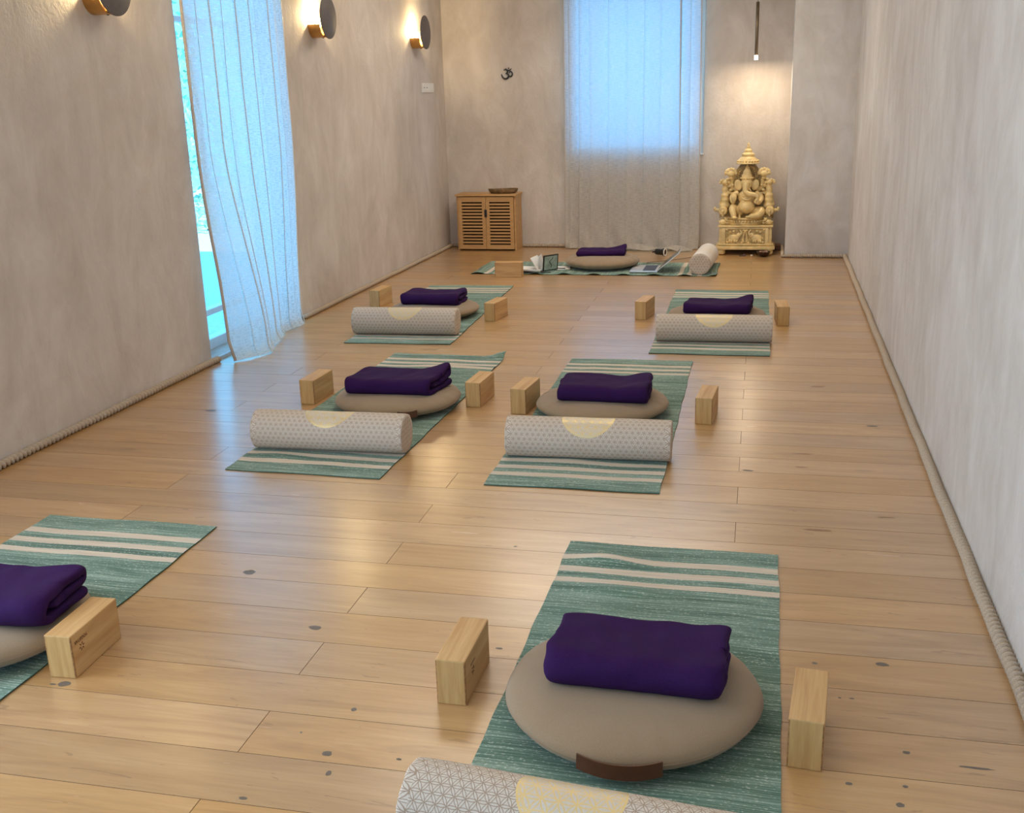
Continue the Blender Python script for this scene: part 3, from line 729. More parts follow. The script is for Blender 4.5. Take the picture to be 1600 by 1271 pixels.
BL = [(1, -.262, 2.230, .097, -.03, .405, .245, .090, .004, 'folded purple blanket on the nearest cushion, in the foreground', .02),
 (2, -2.03, 2.245, .097, .05, .42, .25, .085, .012, 'folded purple blanket cut off by the left picture edge', 0),
 (3, -1.690, 4.600, .087, .03, .42, .27, .080, .030, 'folded purple blanket with raised corner on the cushion before the side curtain', .18),
 (4, -.702, 4.615, .085, .0, .405, .27, .080, .012, 'folded purple blanket on the middle row cushion nearer the right wall', 0),
 (5, -2.190, 6.760, .082, -.02, .405, .27, .078, .010, 'folded purple blanket with layered edges on the far cushion by the left wall', 0),
 (6, -.300, 6.650, .082, .02, .405, .25, .062, .028, 'folded purple blanket on the far cushion towards the right wall', .1),
 (7, -1.375, 8.86, .100, .10, .40, .24, .050, .030, 'thin folded purple blanket on the cushion in front of the back window', .05)]
for b in BL: make_blanket(*b)

# ------------------------------------------------------------------ bolsters
def bolster_tree(label, x, y, z, rz, Lh, R, roll=0, cover=None):
    t = thing('yoga_bolster', label, 'bolster', (x, y, z), rz, 'patterned roll bolsters')
    n = 56; v = []; f = []; uvs = []; nl = 60; sec = []
    e = .022
    for j in range(nl+1):
        s = -1+2*j/nl; sec.append((s*(Lh-e), R, 0))
    v0 = []
    def ringpts(xx, rr): 
        out = []
        for i in range(n+1):
            a = 2*PI*i/n; wr = 1+.006*math.sin(a*2+xx*5)+.014*noise.noise(Vector((xx*9, math.cos(a)*1.3, math.sin(a)*1.3+R*9+rz)))
            zz = math.sin(a)*rr*wr*.985; yy = math.cos(a)*rr*wr
            if zz < -R*.93: zz = -R*.93-(zz+R*.93)*-.25
            out.append(((xx, yy, zz+R*.955), (xx, (PI/2-((a+roll) % (2*PI) if (a+roll) % (2*PI) < 1.5*PI else (a+roll) % (2*PI)-2*PI))*R)))
        return out
    rows = [ringpts(x_, r_) for x_, r_, _ in sec]
    for row in rows:
        for p, uvc in row: v.append(p); uvs.append(uvc)
    for j in range(len(rows)-1):
        for i in range(n): q = j*(n+1)+i; f.append((q, q+1, q+n+2, q+n+1))
    # uv per loop needs no seam jump: handle faces that straddle the jump with per-loop uvs
    me = bpy.data.meshes.new('bolster_cover'); me.from_pydata(v, [], f); me.materials.append(cover or M_BOL)
    ul = me.uv_layers.new(name='UVMap')
    for p in me.polygons:
        us = [uvs[me.loops[l].vertex_index] for l in p.loop_indices]; mx = max(u[1] for u in us); 
        for l, u in zip(p.loop_indices, us):
            vv = u[1]
            if mx-vv > PI*R: vv += 2*PI*R
            ul.data[l].uv = (u[0], vv)
    me.polygons.foreach_set('use_smooth', [True]*len(me.polygons)); o = bpy.data.objects.new('bolster_cover', me); C.objects.link(o); o.parent = t
    for sg in (-1, 1):
        v = []; f = []; uvs2 = []; base = ringpts(sg*(Lh-e), R); m_ = 9
        for j in range(m_+1):
            th = PI/2*j/m_
            for i in range(n):
                p = base[i][0]; k_ = (1-.30*(1-math.cos(th))) if j <= 5 else None
                q = j/m_; rr = 1-.12*q*q if j <= 4 else (1-.12*(4/m_)**2)*(m_-j)/(m_-4)
                bul = e*math.sin(min(1, j/5)*PI/2)+.0015*math.sin(i*.9)*(0 if j in (0, m_) else .5)
                pp = (sg*(Lh-e+bul), p[1]*rr, R*.955+(p[2]-R*.955)*rr); v.append(pp); uvs2.append((pp[1]+.5, pp[2]+.5))
        for j in range(m_):
            for i in range(n):
                q = (j*n+i, j*n+(i+1) % n, (j+1)*n+(i+1) % n, (j+1)*n+i); f.append(q if sg < 0 else q[::-1])
        o = mesh_obj('end_cap', v, f, M_BOL, t, True, uvs2)
        ul = o.data.uv_layers['UVMap']
        for p_ in o.data.polygons:
            jj = min(p_.vertices)//n
            if jj < 4:
                its = [(vi//n, vi % n) for vi in p_.vertices]; wrap = max(i_ for _, i_ in its)-min(i_ for _, i_ in its) > n/2
                for l_, (j_, i_) in zip(p_.loop_indices, its):
                    i2 = i_+n if (wrap and i_ < n/2) else i_
                    ul.data[l_].uv = (sg*(Lh-e+e*j_/m_*1.2), (.25-i2/n)*2*PI*R)
    return t
bolster_tree('patterned white roll bolster cut off by the bottom edge of the picture', -.318, 1.655, .005, -.085, .325, .0855, .05)
bolster_tree('patterned roll bolster with gold emblem on the mat before the side curtain', -1.756, 3.935, .006, .035, .330, .0835, .15)
bolster_tree('patterned roll bolster with gold emblem on the middle row mat nearer the right wall', -.677, 3.998, .006, .040, .330, .0835, .0)
bolster_tree('patterned roll bolster of the far row beside the left wall', -2.178, 6.128, .006, .050, .330, .0845, -.05)
bolster_tree('patterned roll bolster of the far row towards the right wall', -.300, 6.135, .006, .035, .330, .0800, .0)
bolster_tree('white roll bolster seen end on beside the open laptop', -.520, 8.76, .006, PI/2-.05, .315, .0860, -.3, M_BOLW)

# ------------------------------------------------------------------ wooden blocks
def block_proto():
    bm = bmesh.new(); bmesh.ops.create_cube(bm, size=1)
    for v in bm.verts: v.co = Vector((v.co.x*.075, v.co.y*.222, v.co.z*.12+.06))
    bmesh.ops.bevel(bm, geom=bm.edges[:], offset=.0035, segments=2, affect='EDGES', profile=.6)
    me = bpy.data.meshes.new('yoga_block'); bm.to_mesh(me); bm.free(); me.materials.append(M_PINE); me.materials.append(M_PINE_D); me.materials.append(M_PINE_E)
    for p in me.polygons:
        c = p.center
        if abs(p.normal.y) > .9: p.material_index = 2
        # end-grain shows on the vertical rounded corners
        if abs(abs(c.x)-.0367) < .0015 and abs(abs(c.y)-.1102) < .0015 and .01 < c.z < .11: p.material_index = 1
    return me
BLK = block_proto()
def block(x0, y0, x1, y1, label, rot_extra=0, along=False, dz=0):
    """x0,y0 / x1,y1: front bottom corners; the block runs back from there"""
    a = math.atan2(y1-y0, x1-x0)+rot_extra; cx, cy = (x0+x1)/2, (y0+y1)/2
    d = .111 if not along else .0375; cx += -math.sin(a)*d; cy += math.cos(a)*d
    o = bpy.data.objects.new('yoga_block', BLK); C.objects.link(o); o.location = (cx, cy, dz); o.rotation_euler = (0, 0, a+(PI/2 if along else 0))
    return tag(o, label, 'yoga block', 'pine yoga blocks')
b1 = block(.078, 2.062, .152, 2.056, 'pine block to the right of the nearest cushion')
b2 = block(-.744, 2.159, -.669, 2.159, 'pine block to the left of the nearest cushion')
b3 = block(-1.770, 2.088, -1.697, 2.092, 'pine block with burnt lettering and star, at the left picture edge')
block(-2.190, 4.574, -2.115, 4.573, 'pine block left of the cushion before the side curtain', -.02)
block(-1.375, 4.640, -1.300, 4.636, 'pine block right of the cushion on the upturned mat', 0)
block(-1.136, 4.560, -1.061, 4.553, 'pine block left of the middle row cushion nearer the right wall')
block(-.293, 4.522, -.218, 4.517, 'pine block standing alone on the floor at the right of the middle row')
block(-2.735, 6.96, -2.660, 6.95, 'pine block partly hidden behind the far left bolster', 0.06)
block(-1.796, 6.575, -1.722, 6.560, 'pine block right of the far row cushion by the left wall', .05)
block(-.832, 6.720, -.757, 6.709, 'pine block left of the far row bolster nearer the right wall')
block(.057, 6.617, .132, 6.621, 'pine block at the right end of the far row, nearest the right wall', .02)
block(-2.157, 8.263, -1.933, 8.275, 'pine block lying lengthwise at the left end of the crosswise mat', 0, True)
# burnt imprint on b3 and faint one on b2, right long side
def imprint(blk, txt, cy, cz, size=.016, star=True):
    cu = bpy.data.curves.new('imprint_text', 'FONT'); cu.body = txt; cu.size = size; cu.align_x = 'CENTER'; cu.align_y = 'CENTER'; cu.offset = .0003
    to = bpy.data.objects.new('tmp', cu); C.objects.link(to); dg = bpy.context.evaluated_depsgraph_get(); dg.update()
    me = bpy.data.meshes.new_from_object(to.evaluated_get(dg)); bpy.data.objects.remove(to); me.name = 'lettering'; me.materials.clear(); me.materials.append(M_BURN)
    o = bpy.data.objects.new('lettering', me); C.objects.link(o); o.parent = blk
    R = Matrix(((0, 0, 1), (-1, 0, 0), (0, -1, 0)))   # text x -> -y, text up -> -z (upside down on the +x face)
    for v in me.vertices: v.co = R @ v.co + Vector((.0378, cy, cz))
    if star:
        a = MB()
        for i in range(6):
            an = i*PI/3+.2; cyy, czz = cy+.000+math.cos(an)*.007, cz-.022+math.sin(an)*.007
            a.prism([(cyy+math.cos(an+q)*r, czz+math.sin(an+q)*r) for q, r in ((0, .006), (1.2, .0022), (PI/2+.6, .0015), (PI, .004), (-PI/2-.6, .0015), (-1.2, .0022))], 'x', .0374, .0379)
        a.build('star_mark', M_BURN, blk)
imprint(b3, 'YOGISTAR', -.068, .094, .0125)
imprint(b2, 'YOGISTAR', -.045, .085, .009)

# ------------------------------------------------------------------ cabinet with bowl
def cabinet():
    W, D, H = .585, .265, .527; x0 = -2.905
    t = thing('slatted_cabinet', 'low bamboo cabinet with two slatted doors in the back left corner', 'cabinet', (x0+W/2, 9.74+D/2, 0), -.01)
    a = MB()
    for s in (-1, 1): a.box(s*(W/2-.014), .01, (H-.018)/2, .018, D-.03, H-.018, bev=.002)
    a.box(0, .01, .03, W-.046, D-.03, .016); a.box(0, D/2-.012, H/2, W-.046, .008, H-.06)
    a.build('carcass', M_BAMBOO, t)
    a = MB(); a.box(0, 0, H-.010, W+.012, D, .018, bev=.003); a.build('top_board', M_BAMBOO, t)
    a = MB(); a.box(0, .03, H/2, W-.05, .006, H-.06); a.build('shade_panel', M_RECESS_SHADE, t)  # black sheet: shade behind the slats put into its colour
    dw = (W-.052)/2; z0, z1 = .014, H-.026; n = 14
    for s in (-1, 1):
        cx = s*(dw/2+.0015); yf = -D/2+.016; a = MB(); st = .034
        for q in (-1, 1): a.box(cx+q*(dw/2-st/2), yf, (z0+z1)/2, st, .014, z1-z0, bev=.0015)
        a.box(cx, yf, z0+.02, dw-2*st+.002, .014, .040); a.box(cx, yf, z1-.015, dw-2*st+.002, .014, .030)
        lo, hi = z0+.040, z1-.030; p = (hi-lo)/n
        gap = .0135
        for i in range(n):
            zc = lo+p*(i+.5)
            if True: a.box(cx, yf+.001, zc+gap/2, dw-2*st+.002, .010, p-gap)
        a.build('door', M_BAMBOO, t)
    a = MB(); a.box(0, -D/2+.006, z0+(z1-z0)*.69, .024, .008, .070, bev=.0035); a.build('door_handle', M_BLACK, t)
cabinet()
bx, by = -2.47, 9.86
t = thing('wooden_tray', 'shallow rough wooden dish on top of the slatted cabinet', 'dish', (bx, by, .528))
def shallow(rx, ry, h):
    v = []; f = []; n = 40; prof = [(.0, 0), (.80, 0), (.93, .3), (1, .95), (.985, 1), (.93, .96), (.85, .45), (.0, .35)]
    for r, z in prof:
        for i in range(n):
            a = 2*PI*i/n; w_ = 1+.03*math.sin(a*3)+.02*math.sin(a*7+1); v.append((rx*r*w_*math.cos(a), ry*r*w_*math.sin(a), h*z*(1+.08*math.sin(a*2+.5))))
    for j in range(len(prof)-1):
        for i in range(n): f.append((j*n+i, j*n+(i+1) % n, (j+1)*n+(i+1) % n, (j+1)*n+i))
    return v, f
v, f = shallow(.145, .075, .040)
mesh_obj('dish_shell', v, f, simple('rough_olive_wood', (.17, .10, .04, 1), .7, var=.5, vs=28, bump=.5), t, True)

# ------------------------------------------------------------------ om sign, socket, sconces, pendant
def om():
    a = MB(); s = .00069; X = lambda p: Vector((-2.432+(p[0]-1190)*s, YB-.010, 1.602-(p[1]-195)*s))
    def st(pts, r): a.tube([X(p) for p in pts], [q*s for q in r], 8, sub=4)
    st([(1146, 150), (1162, 140), (1184, 146), (1196, 162), (1190, 182), (1170, 192)], [5, 9, 10, 11, 10, 6])
    st([(1168, 192), (1192, 196), (1208, 214), (1204, 240), (1182, 258), (1152, 258), (1130, 240), (1116, 215), (1113, 196)], [6, 10, 11, 12, 12, 12, 10, 8, 4])
    st([(1204, 206), (1216, 226), (1236, 232), (1254, 222), (1262, 200), (1254, 178), (1238, 168), (1224, 174), (1214, 190)], [5, 7, 9, 9, 9, 9, 9, 7, 4])
    st([(1172, 128), (1190, 146), (1216, 152), (1238, 144), (1250, 130)], [3, 6, 8, 6, 3]); a.ell(*X((1212, 124)), .006, .005, .006)
    o = a.build('om_sign', M_BLACK, smooth=True); tag(o, 'small black om symbol mounted on the back wall above the cabinet', 'wall sign')
om()
t = thing('wall_socket', 'white double wall socket plate below the farthest wall lamp', 'socket', (XL, 9.50, 1.455))
a = MB(); a.box(.005, -.083, .04, .010, .160, .080, bev=.003); sp_o = a.build('socket_plate', M_WHITE, t)
a = MB(); a.box(.005, .083, .04, .010, .160, .080, bev=.003); a.build('switch_plate', M_WHITE, t)
for q in (-.122, -.045):
    a = MB(); a.lathe([(.0, .0), (.030, 0), (.030, .004), (.024, .004), (.0, .0015)], (.009, q, .04), 20, RY(PI/2)); a.build('socket_ring', M_WHITE, sp_o, True)
    a = MB(); [a.box(.0125, q+w_, .04, .002, .007, .007) for w_ in (-.010, .010)]; a.build('socket_hole', M_BLACK, sp_o)
for q in (.045, .122):
    a = MB(); a.box(.012, q, .04, .004, .062, .062, bev=.001); a.build('rocker', M_WHITE, t)

def sconce():
    t = thing('wall_lamp', 'x', 'wall lamp', (XL, 7.055, 1.945), 0, 'disc wall lamps on the left wall')
    a = MB(); a.lathe([(0, .112), (.134, .112), (.137, .1135), (.137, .1175), (.134, .119), (0, .119)], (0, 0, 0), 48, RY(PI/2)); sm(a.build('front_disc', M_SDISC, t))
    # half round brass trough
    a = MB(); r0, r1 = .083, .078; cz = -.045; v = []; f = []; n = 20
    for X in (.0, .085):
        for i in range(n+1):
            q = -PI+PI*i/n; v += [(X, r0*math.cos(q), cz+r0*math.sin(q)), (X, r1*math.cos(q), cz+r1*math.sin(q))]
    m_ = 2*(n+1)
    for i in range(n):
        f += [(2*i, 2*i+2, m_+2*i+2, m_+2*i), (2*i+1, m_+2*i+1, m_+2*i+3, 2*i+3), (2*i, 2*i+1, 2*i+3, 2*i+2), (m_+2*i, m_+2*i+2, m_+2*i+3, m_+2*i+1)]
    f += [(0, m_, m_+1, 1), (2*n, 2*n+1, m_+2*n+1, m_+2*n)]
    a.add(v, f); a.prism([(r1*math.cos(-PI+PI*i/n), cz+r1*math.sin(-PI+PI*i/n)) for i in range(n+1)], 'x', .0, .004); sm(a.build('brass_cup', M_BRASS, t))
    a = MB(); a.tube([(.03, 0, cz-.075), (.105, 0, cz-.070), (.113, 0, cz-.055)], .006, 8); a.tube([(.07, 0, cz-.086), (.07, 0, cz-.070)], .006, 8); a.build('bracket', M_BLACK, t, True)
    a = MB(); a.tube([(.045, 0, cz-.065), (.045, 0, cz-.02)], .012, 12); a.build('bulb_holder', M_WHITE, t, True)
    a = MB(); a.ell(.045, 0, cz+.015, .021, .021, .034); a.build('bulb', M_BULB, t, True)
    return t
s0 = sconce(); labs = ['disc wall lamp cut off by the top edge, left of the side curtain', 'disc wall lamp just right of the side curtain, middle of three', 'disc wall lamp farthest back on the left wall, above the socket']
for i, (yy, zz) in enumerate(((4.585, 1.945), (7.055, 1.945), (9.165, 1.945))):
    o = s0 if i == 0 else copy_tree(s0); o.location = (XL, yy, zz); o['label'] = labs[i]
    l = bpy.data.lights.new('wall_lamp_light', 'POINT'); l.energy = 12.0; l.color = (1, .76, .40); l.shadow_soft_size = .022
    lo = bpy.data.objects.new('wall_lamp_light', l); C.objects.link(lo); lo.location = (XL+.045, yy, zz+.012)

t = thing('pendant_lamp', 'thin tubular pendant lamp with glowing tip above the golden statue', 'pendant lamp', (-.180, 9.70, 1.64))
a = MB(); a.tube([(0, 0, .035), (0, 0, .462)], .0140, 14); a.build('lamp_tube', simple('pendant_bronze', (.20, .15, .09, 1), .4, metal=.6), t, True)
a = MB(); a.tube([(0, 0, .0), (0, 0, .037)], .0155, 14); a.build('lamp_tip', M_LED, t, True)
a = MB(); a.tube([(0, 0, .46), (0, 0, CEIL-1.64)], .002, 6); a.build('cord', M_BLACK, t, True)
l = bpy.data.lights.new('pendant_light', 'AREA'); l.shape = 'DISK'; l.size = .028; l.energy = 4.5; l.color = (1, .80, .56)
lo = bpy.data.objects.new('pendant_light', l); C.objects.link(lo); lo.location = (-.180, 9.70, 1.637)

# ------------------------------------------------------------------ statue
M_GOLD = simple('pale_gold_resin', (.80, .60, .27, 1), .38, var=.22, vs=14, bump=.12)
M_GOLD_D = simple('antique_gold_relief', (.44, .31, .12, 1), .5, var=.4, vs=40, bump=.3)
def statue():
    SX, SY = -.218, 9.70
    t = thing('seated_elephant_god_statue', 'pale gold statue of a seated elephant headed god under a tiered parasol', 'statue', (SX, SY, 0))
    k = .000868; X = lambda x: (x-425)*k; Z = lambda z: .052+(1131-z)*k
    a = MB(); a.box(0, 0, .062, .512, .30, .030, bev=.010)
    for sx in (-1, 1):
        for sy in (-1, 1): a.lathe([(.022, 0), (.034, .008), (.038, .025), (.034, .046)], (sx*.205, sy*.11, .002), 14)
    sm(a.build('foot_slab', M_GOLD, t))
    a = MB(); a.box(0, .005, .165, .452, .245, .178, bev=.004); a.box(0, 0, .250, .472, .27, .016, bev=.006); a.box(0, 0, .092, .470, .265, .014, bev=.005)
    for x in (-.185, .185): a.box(x, -.122, .165, .028, .012, .15, bev=.003)
    a.box(0, -.122, .232, .40, .010, .012, bev=.003); sm(a.build('plinth', M_GOLD, t))
    # elephant relief
    a = MB(); yf = -.120
    a.box(0, yf-.0005, .160, .335, .004, .130)
    p = a.build('relief_ground', M_GOLD_D, t); a = MB()
    for s in (-1, 1):
        a.ell(s*.098, yf-.004, .150, .048, .010, .030); a.ell(s*.055, yf-.004, .172, .022, .010, .022)
        a.tube([(s*.045, yf-.005, .175), (s*.030, yf-.006, .190), (s*.040, yf-.006, .212), (s*.050, yf-.006, .220)], [.012, .009, .007, .005], 8, sub=3)
        for q in (.070, .088, .115, .132): a.tube([(s*q, yf-.004, .135), (s*(q+.003), yf-.004, .108)], [.010, .009], 8)
        a.tube([(s*.146, yf-.004, .155), (s*.156, yf-.004, .130)], .004, 6)
        for q, z in ((.160, .22), (.13, .20), (.02, .13), (.028, .11), (.012, .215), (.155, .112), (.10, .208)): a.ell(s*q, yf-.003, z, .011, .007, .009)
        a.tube([(s*.012, yf-.005, .11), (s*.016, yf-.006, .15), (s*.008, yf-.005, .19), (0, yf-.005, .215)], .007, 6, sub=3)
    a.build('elephant_relief', M_GOLD, p, True)
    # throne seat
    a = MB(); a.lathe([(.150, .258), (.158, .268), (.140, .282), (.138, .296), (.155, .308), (.150, .318), (0, .318)], (0, 0, 0), 40)
    for v_ in a.v: v_.y *= .72
    a.box(0, .06, .29, .43, .11, .062, bev=.006)
    sm(a.build('throne_seat', M_GOLD, t))
    a = MB()
    for i in range(19): q = PI+PI*i/18; a.ell(.152*math.cos(q), .110*math.sin(q), .288, .010, .007, .012)
    a.build('petal_band', M_GOLD, t, True)
    # back plate
    a = MB(); pl = [(-.235, .30), (-.235, .40), (-.205, .50), (-.175, .60), (-.15, .68), (-.10, .72), (-.06, .775), (0, .80), (.06, .775), (.10, .72), (.15, .68), (.175, .60), (.205, .50), (.235, .40), (.235, .30)]
    a.prism(pl, 'y', .075, .105); sm(a.build('back_plate', M_GOLD_D, t))
    # side bolsters of the throne
    for s in (-1, 1):
        a = MB(); cx = s*.2; a.lathe([(0, -.075), (.030, -.072), (.039, -.055), (.040, .05), (.03, .07), (0, .07)], (cx, -.02, .378), 24, RX(PI/2))
        a.tube([(cx+s*.03, -.03, .378), (cx+s*.062, -.03, .385), (cx+s*.072, -.03, .372)], [.018, .014, .010], 10); a.ell(cx+s*.072, -.03, .392, .013, .012, .018); a.ell(cx, -.10, .378, .014, .014, .014)
        a.tube([(cx, -.085, .372), (cx, -.09, .335)], [.013, .009], 8)
        sm(a.build('throne_roll', M_GOLD, t), 50)
    # side columns with attendants: pillars rising to lotus clusters
    for s in (-1, 1):
        a = MB(); rn = random.Random(3)
        a.lathe([(.045, .40), (.048, .42), (.036, .44), (.040, .47), (.034, .485), (.038, .51), (.026, .53), (.030, .56), (.022, .60)], (s*.188, .02, 0), 16)
        a.tube([(s*.225, .03, .42), (s*.205, .03, .50), (s*.180, .03, .60)], [.020, .016, .012], 10, sub=3)
        for x, z, r in ((.142, .695, .042), (.142, .690, .030), (.192, .622, .030), (.205, .615, .022), (.118, .72, .020), (.165, .722, .020), (.180, .700, .018), (.105, .69, .018), (.14, .66, .024), (.172, .648, .018), (.145, .590, .026), (.140, .555, .020), (.15, .53, .022), (.122, .525, .018), (.16, .62, .02), (.125, .60, .018)):
            a.ell(s*x, -.01+rn.uniform(-.02, .02), z, r*.8, r*.7, r*.7)
        for i in range(7): q = i/6*PI; a.ell(s*.142+.044*math.cos(q), -.025, .700+.034*math.sin(q), .014, .012, .017)
        for i in range(5): q = i/4*PI; a.ell(s*.205+.028*math.cos(q), -.02, .618+.024*math.sin(q), .011, .010, .013)
        o = a.build('lotus_column', M_GOLD, t, True); md = o.modifiers.new('r', 'REMESH'); md.mode = 'VOXEL'; md.voxel_size = .0042; md.use_smooth_shade = True
    # god: one continuous body
    a = MB(); yb = -.01
    a.ell(0, yb-.045, .415, .074, .072, .062); a.ell(0, yb, .49, .075, .055, .070); a.ell(0, yb-.02, .47, .06, .06, .05)
    # legs: left one bent up, right folded flat
    a.tube([(-.05, yb, .36), (-.115, yb-.06, .405), (-.105, yb-.10, .345), (-.095, yb-.115, .330)], [.040, .034, .026, .018], 12, sub=4); a.ell(-.095, yb-.14, .328, .024, .030, .012)
    a.tube([(.05, yb, .36), (.125, yb-.05, .375), (.100, yb-.095, .345), (.03, yb-.12, .335)], [.040, .042, .030, .018], 12, sub=4); a.ell(.02, yb-.125, .333, .026, .018, .012)
    # arms
    a.tube([(-.07, yb, .535), (-.125, yb-.01, .50), (-.115, yb-.06, .455), (-.108, yb-.085, .475)], [.026, .024, .019, .016], 10, sub=4); a.ell(-.108, yb-.095, .500, .026, .013, .038)
    a.tube([(.07, yb, .535), (.125, yb-.01, .49), (.105, yb-.06, .450), (.090, yb-.09, .455)], [.026, .024, .019, .016], 10, sub=4); a.ell(.088, yb-.10, .462, .026, .020, .022)
    for s in (-1, 1): a.tube([(s*.07, yb+.02, .555), (s*.125, yb+.03, .57), (s*.130, yb+.01, .625), (s*.128, yb, .65)], [.024, .020, .016, .014], 10, sub=4)
    # head, ears, trunk
    a.ell(-.003, yb-.035, .620, .050, .048, .052); a.ell(-.003, yb-.050, .590, .038, .035, .035)
    for s in (-1, 1): a.ell(s*.073-.003, yb-.025, .600, .034, .010, .048, RY(s*.25)); a.tube([(s*.02, yb-.075, .575), (s*.035, yb-.10, .555)], [.009, .004], 8)
    a.tube([(-.005, yb-.075, .618), (-.012, yb-.095, .580), (-.006, yb-.105, .545), (.03, yb-.112, .530), (.075, yb-.115, .520), (.095, yb-.115, .495), (.078, yb-.118, .470)], [.028, .026, .023, .020, .018, .015, .013], 12, sub=5)
    o = a.build('figure_body', M_GOLD, t, True); md = o.modifiers.new('r', 'REMESH'); md.mode = 'VOXEL'; md.voxel_size = .0036; md.use_smooth_shade = True
    # crown, necklace, halo
    a = MB(); a.lathe([(.050, .650), (.052, .658), (.044, .668), (.046, .682), (.034, .700), (.036, .708), (.022, .735), (.010, .760), (.0, .775)], (-.003, yb-.03, 0), 20)
    for i in range(9): q = PI+PI*i/8; a.ell(-.003+.052*math.cos(q), yb-.03+.05*math.sin(q), .660, .007, .006, .009)
    sm(a.build('crown', M_GOLD, t), 60)
    a = MB(); a.tube([(-.055, yb-.06, .520), (-.035, yb-.085, .490), (0, yb-.095, .476), (.035, yb-.088, .490), (.055, yb-.06, .520)], .006, 8, sub=4); a.build('necklace', M_GOLD, t, True)
    a = MB(); a.lathe([(.074, -.006), (.092, -.006), (.094, 0), (.092, .006), (.074, .006), (.070, 0), (.074, -.006)], (-.003, .045, .672), 40, RX(PI/2)); a.lathe([(0, -.003), (.076, -.003), (.076, .003), (0, .003)], (-.003, .05, .672), 32, RX(PI/2)); h = sm(a.build('halo', M_GOLD_D, t))
    a = MB()
    for i in range(15): q = -.3+(PI+.6)*i/14; a.ell(-.003+.072*math.cos(q), .036, .672+.072*math.sin(q), .0075, .007, .0075, nu=10, nv=6)
    a.build('halo_bead', M_WHITE if False else M_GOLD, h, True)
    # mice and offerings on the plinth
    for s in (-1, 1):
        a = MB(); a.ell(s*.195, -.09, .285, .034, .022, .022); a.ell(s*.168, -.10, .305, .016, .014, .014); a.ell(s*.160, -.11, .318, .006, .004, .007); a.ell(s*.176, -.11, .320, .006, .004, .007)
        a.tube([(s*.16, -.11, .30), (s*.148, -.115, .29)], [.008, .004], 8); a.tube([(s*.175, -.105, .285), (s*.155, -.115, .275), (s*.145, -.115, .283)], .006, 6); a.tube([(s*.225, -.09, .28), (s*.235, -.08, .30)], [.005, .002], 6)
        a.build('mouse_figure', M_GOLD, t, True)
    for x in (-.055, .04, .065, .090):
        a = MB(); a.lathe([(.013, 0), (.012, .008), (.008, .014), (.009, .020), (.003, .032), (0, .036)], (x, -.085, .317), 12); sm(a.build('offering', M_GOLD, t), 60)
    # parasol
    a = MB(); a.tube([(.0, .05, .68), (.0, .03, .785)], .010, 10); a.build('parasol_pole', M_GOLD_D, t, True)
    a = MB(); zb = Z(292)
    a.lathe([(0, zb+.004), (.100, zb), (.1015, zb+.006), (.094, zb+.012), (.080, zb+.036), (.062, zb+.055), (.052, zb+.062), (.056, zb+.068), (.055, zb+.082), (.046, zb+.086), (.034, zb+.098), (.036, zb+.112), (.026, zb+.120), (.016, zb+.138), (.018, zb+.145), (.008, zb+.152), (.011, zb+.162), (.005, zb+.172), (0, zb+.182)], (0, 0, 0), 32)
    for i in range(22): q = 2*PI*i/22; a.ell(.090*math.cos(q), .090*math.sin(q), zb+.022, .009, .009, .010, nu=8, nv=6)
    sm(a.build('parasol_canopy', M_GOLD, t), 50)
    # bell at the right front corner of the slab
    a = MB(); a.lathe([(.018, .078), (.016, .086), (.010, .098), (.006, .108), (0, .112)], (.232, -.10, 0), 12); a.build('corner_bell', M_GOLD, t, True)
statue()
a = MB(); a.box(-.16, 9.93, .028, .50, .14, .034, bev=.004)
for x in (-.38, .06): a.box(x, 9.93, .006, .04, .12, .011)
o = a.build('wooden_board', simple('dark_board_wood', (.16, .075, .035, 1), .5, var=.3)); tag(o, 'dark wooden board on the floor behind the golden statue', 'board')
t = thing('metal_bowl', 'small dark metal bowl on the floor by the right foot of the statue', 'bowl', (-.055, 9.49, 0))
a = MB(); a.lathe([(.022, 0), (.040, .010), (.054, .030), (.060, .042), (.063, .044), (.057, .044), (.048, .028), (.030, .014), (0, .012)], (0, 0, 0), 28); sm(a.build('bowl_shell', simple('dark_bronze', (.07, .035, .02, 1), .35, metal=.6), t), 60)
a = MB(); rn = random.Random(5)
for _ in range(14): a.ell(rn.uniform(-.03, .03), rn.uniform(-.03, .03), .030+rn.random()*.012, .011, .011, .008, nu=8, nv=6)
a.build('petals', simple('dried_petals', (.36, .22, .16, 1), .9, var=.4), t, True)
a = MB(); a.ell(0, 0, .009, .013, .012, .009); o = a.build('pebble', simple('pale_stone', (.65, .55, .40, 1), .6), smooth=True); o.location = (-.155, 9.48, 0); tag(o, 'tiny pale stone on the floor in front of the statue', 'stone')
a = MB(); a.box(0, 0, .006, .055, .022, .012, bev=.003); a.ell(.012, 0, .015, .012, .009, .006); o = a.build('incense_holder', simple('dark_holder', (.11, .06, .04, 1), .5)); o.location = (-.232, 9.50, 0); tag(o, 'small dark flat holder on the floor before the statue', 'incense holder')
a = MB(); a.tube([(0, 0, .004), (.13, .01, .004)], .0025, 6); o = a.build('incense_stick', simple('incense_brown', (.28, .17, .09, 1), .8)); o.location = (-.40, 9.50, 0); tag(o, 'thin brown stick lying on the floor left of the small holder', 'incense stick')

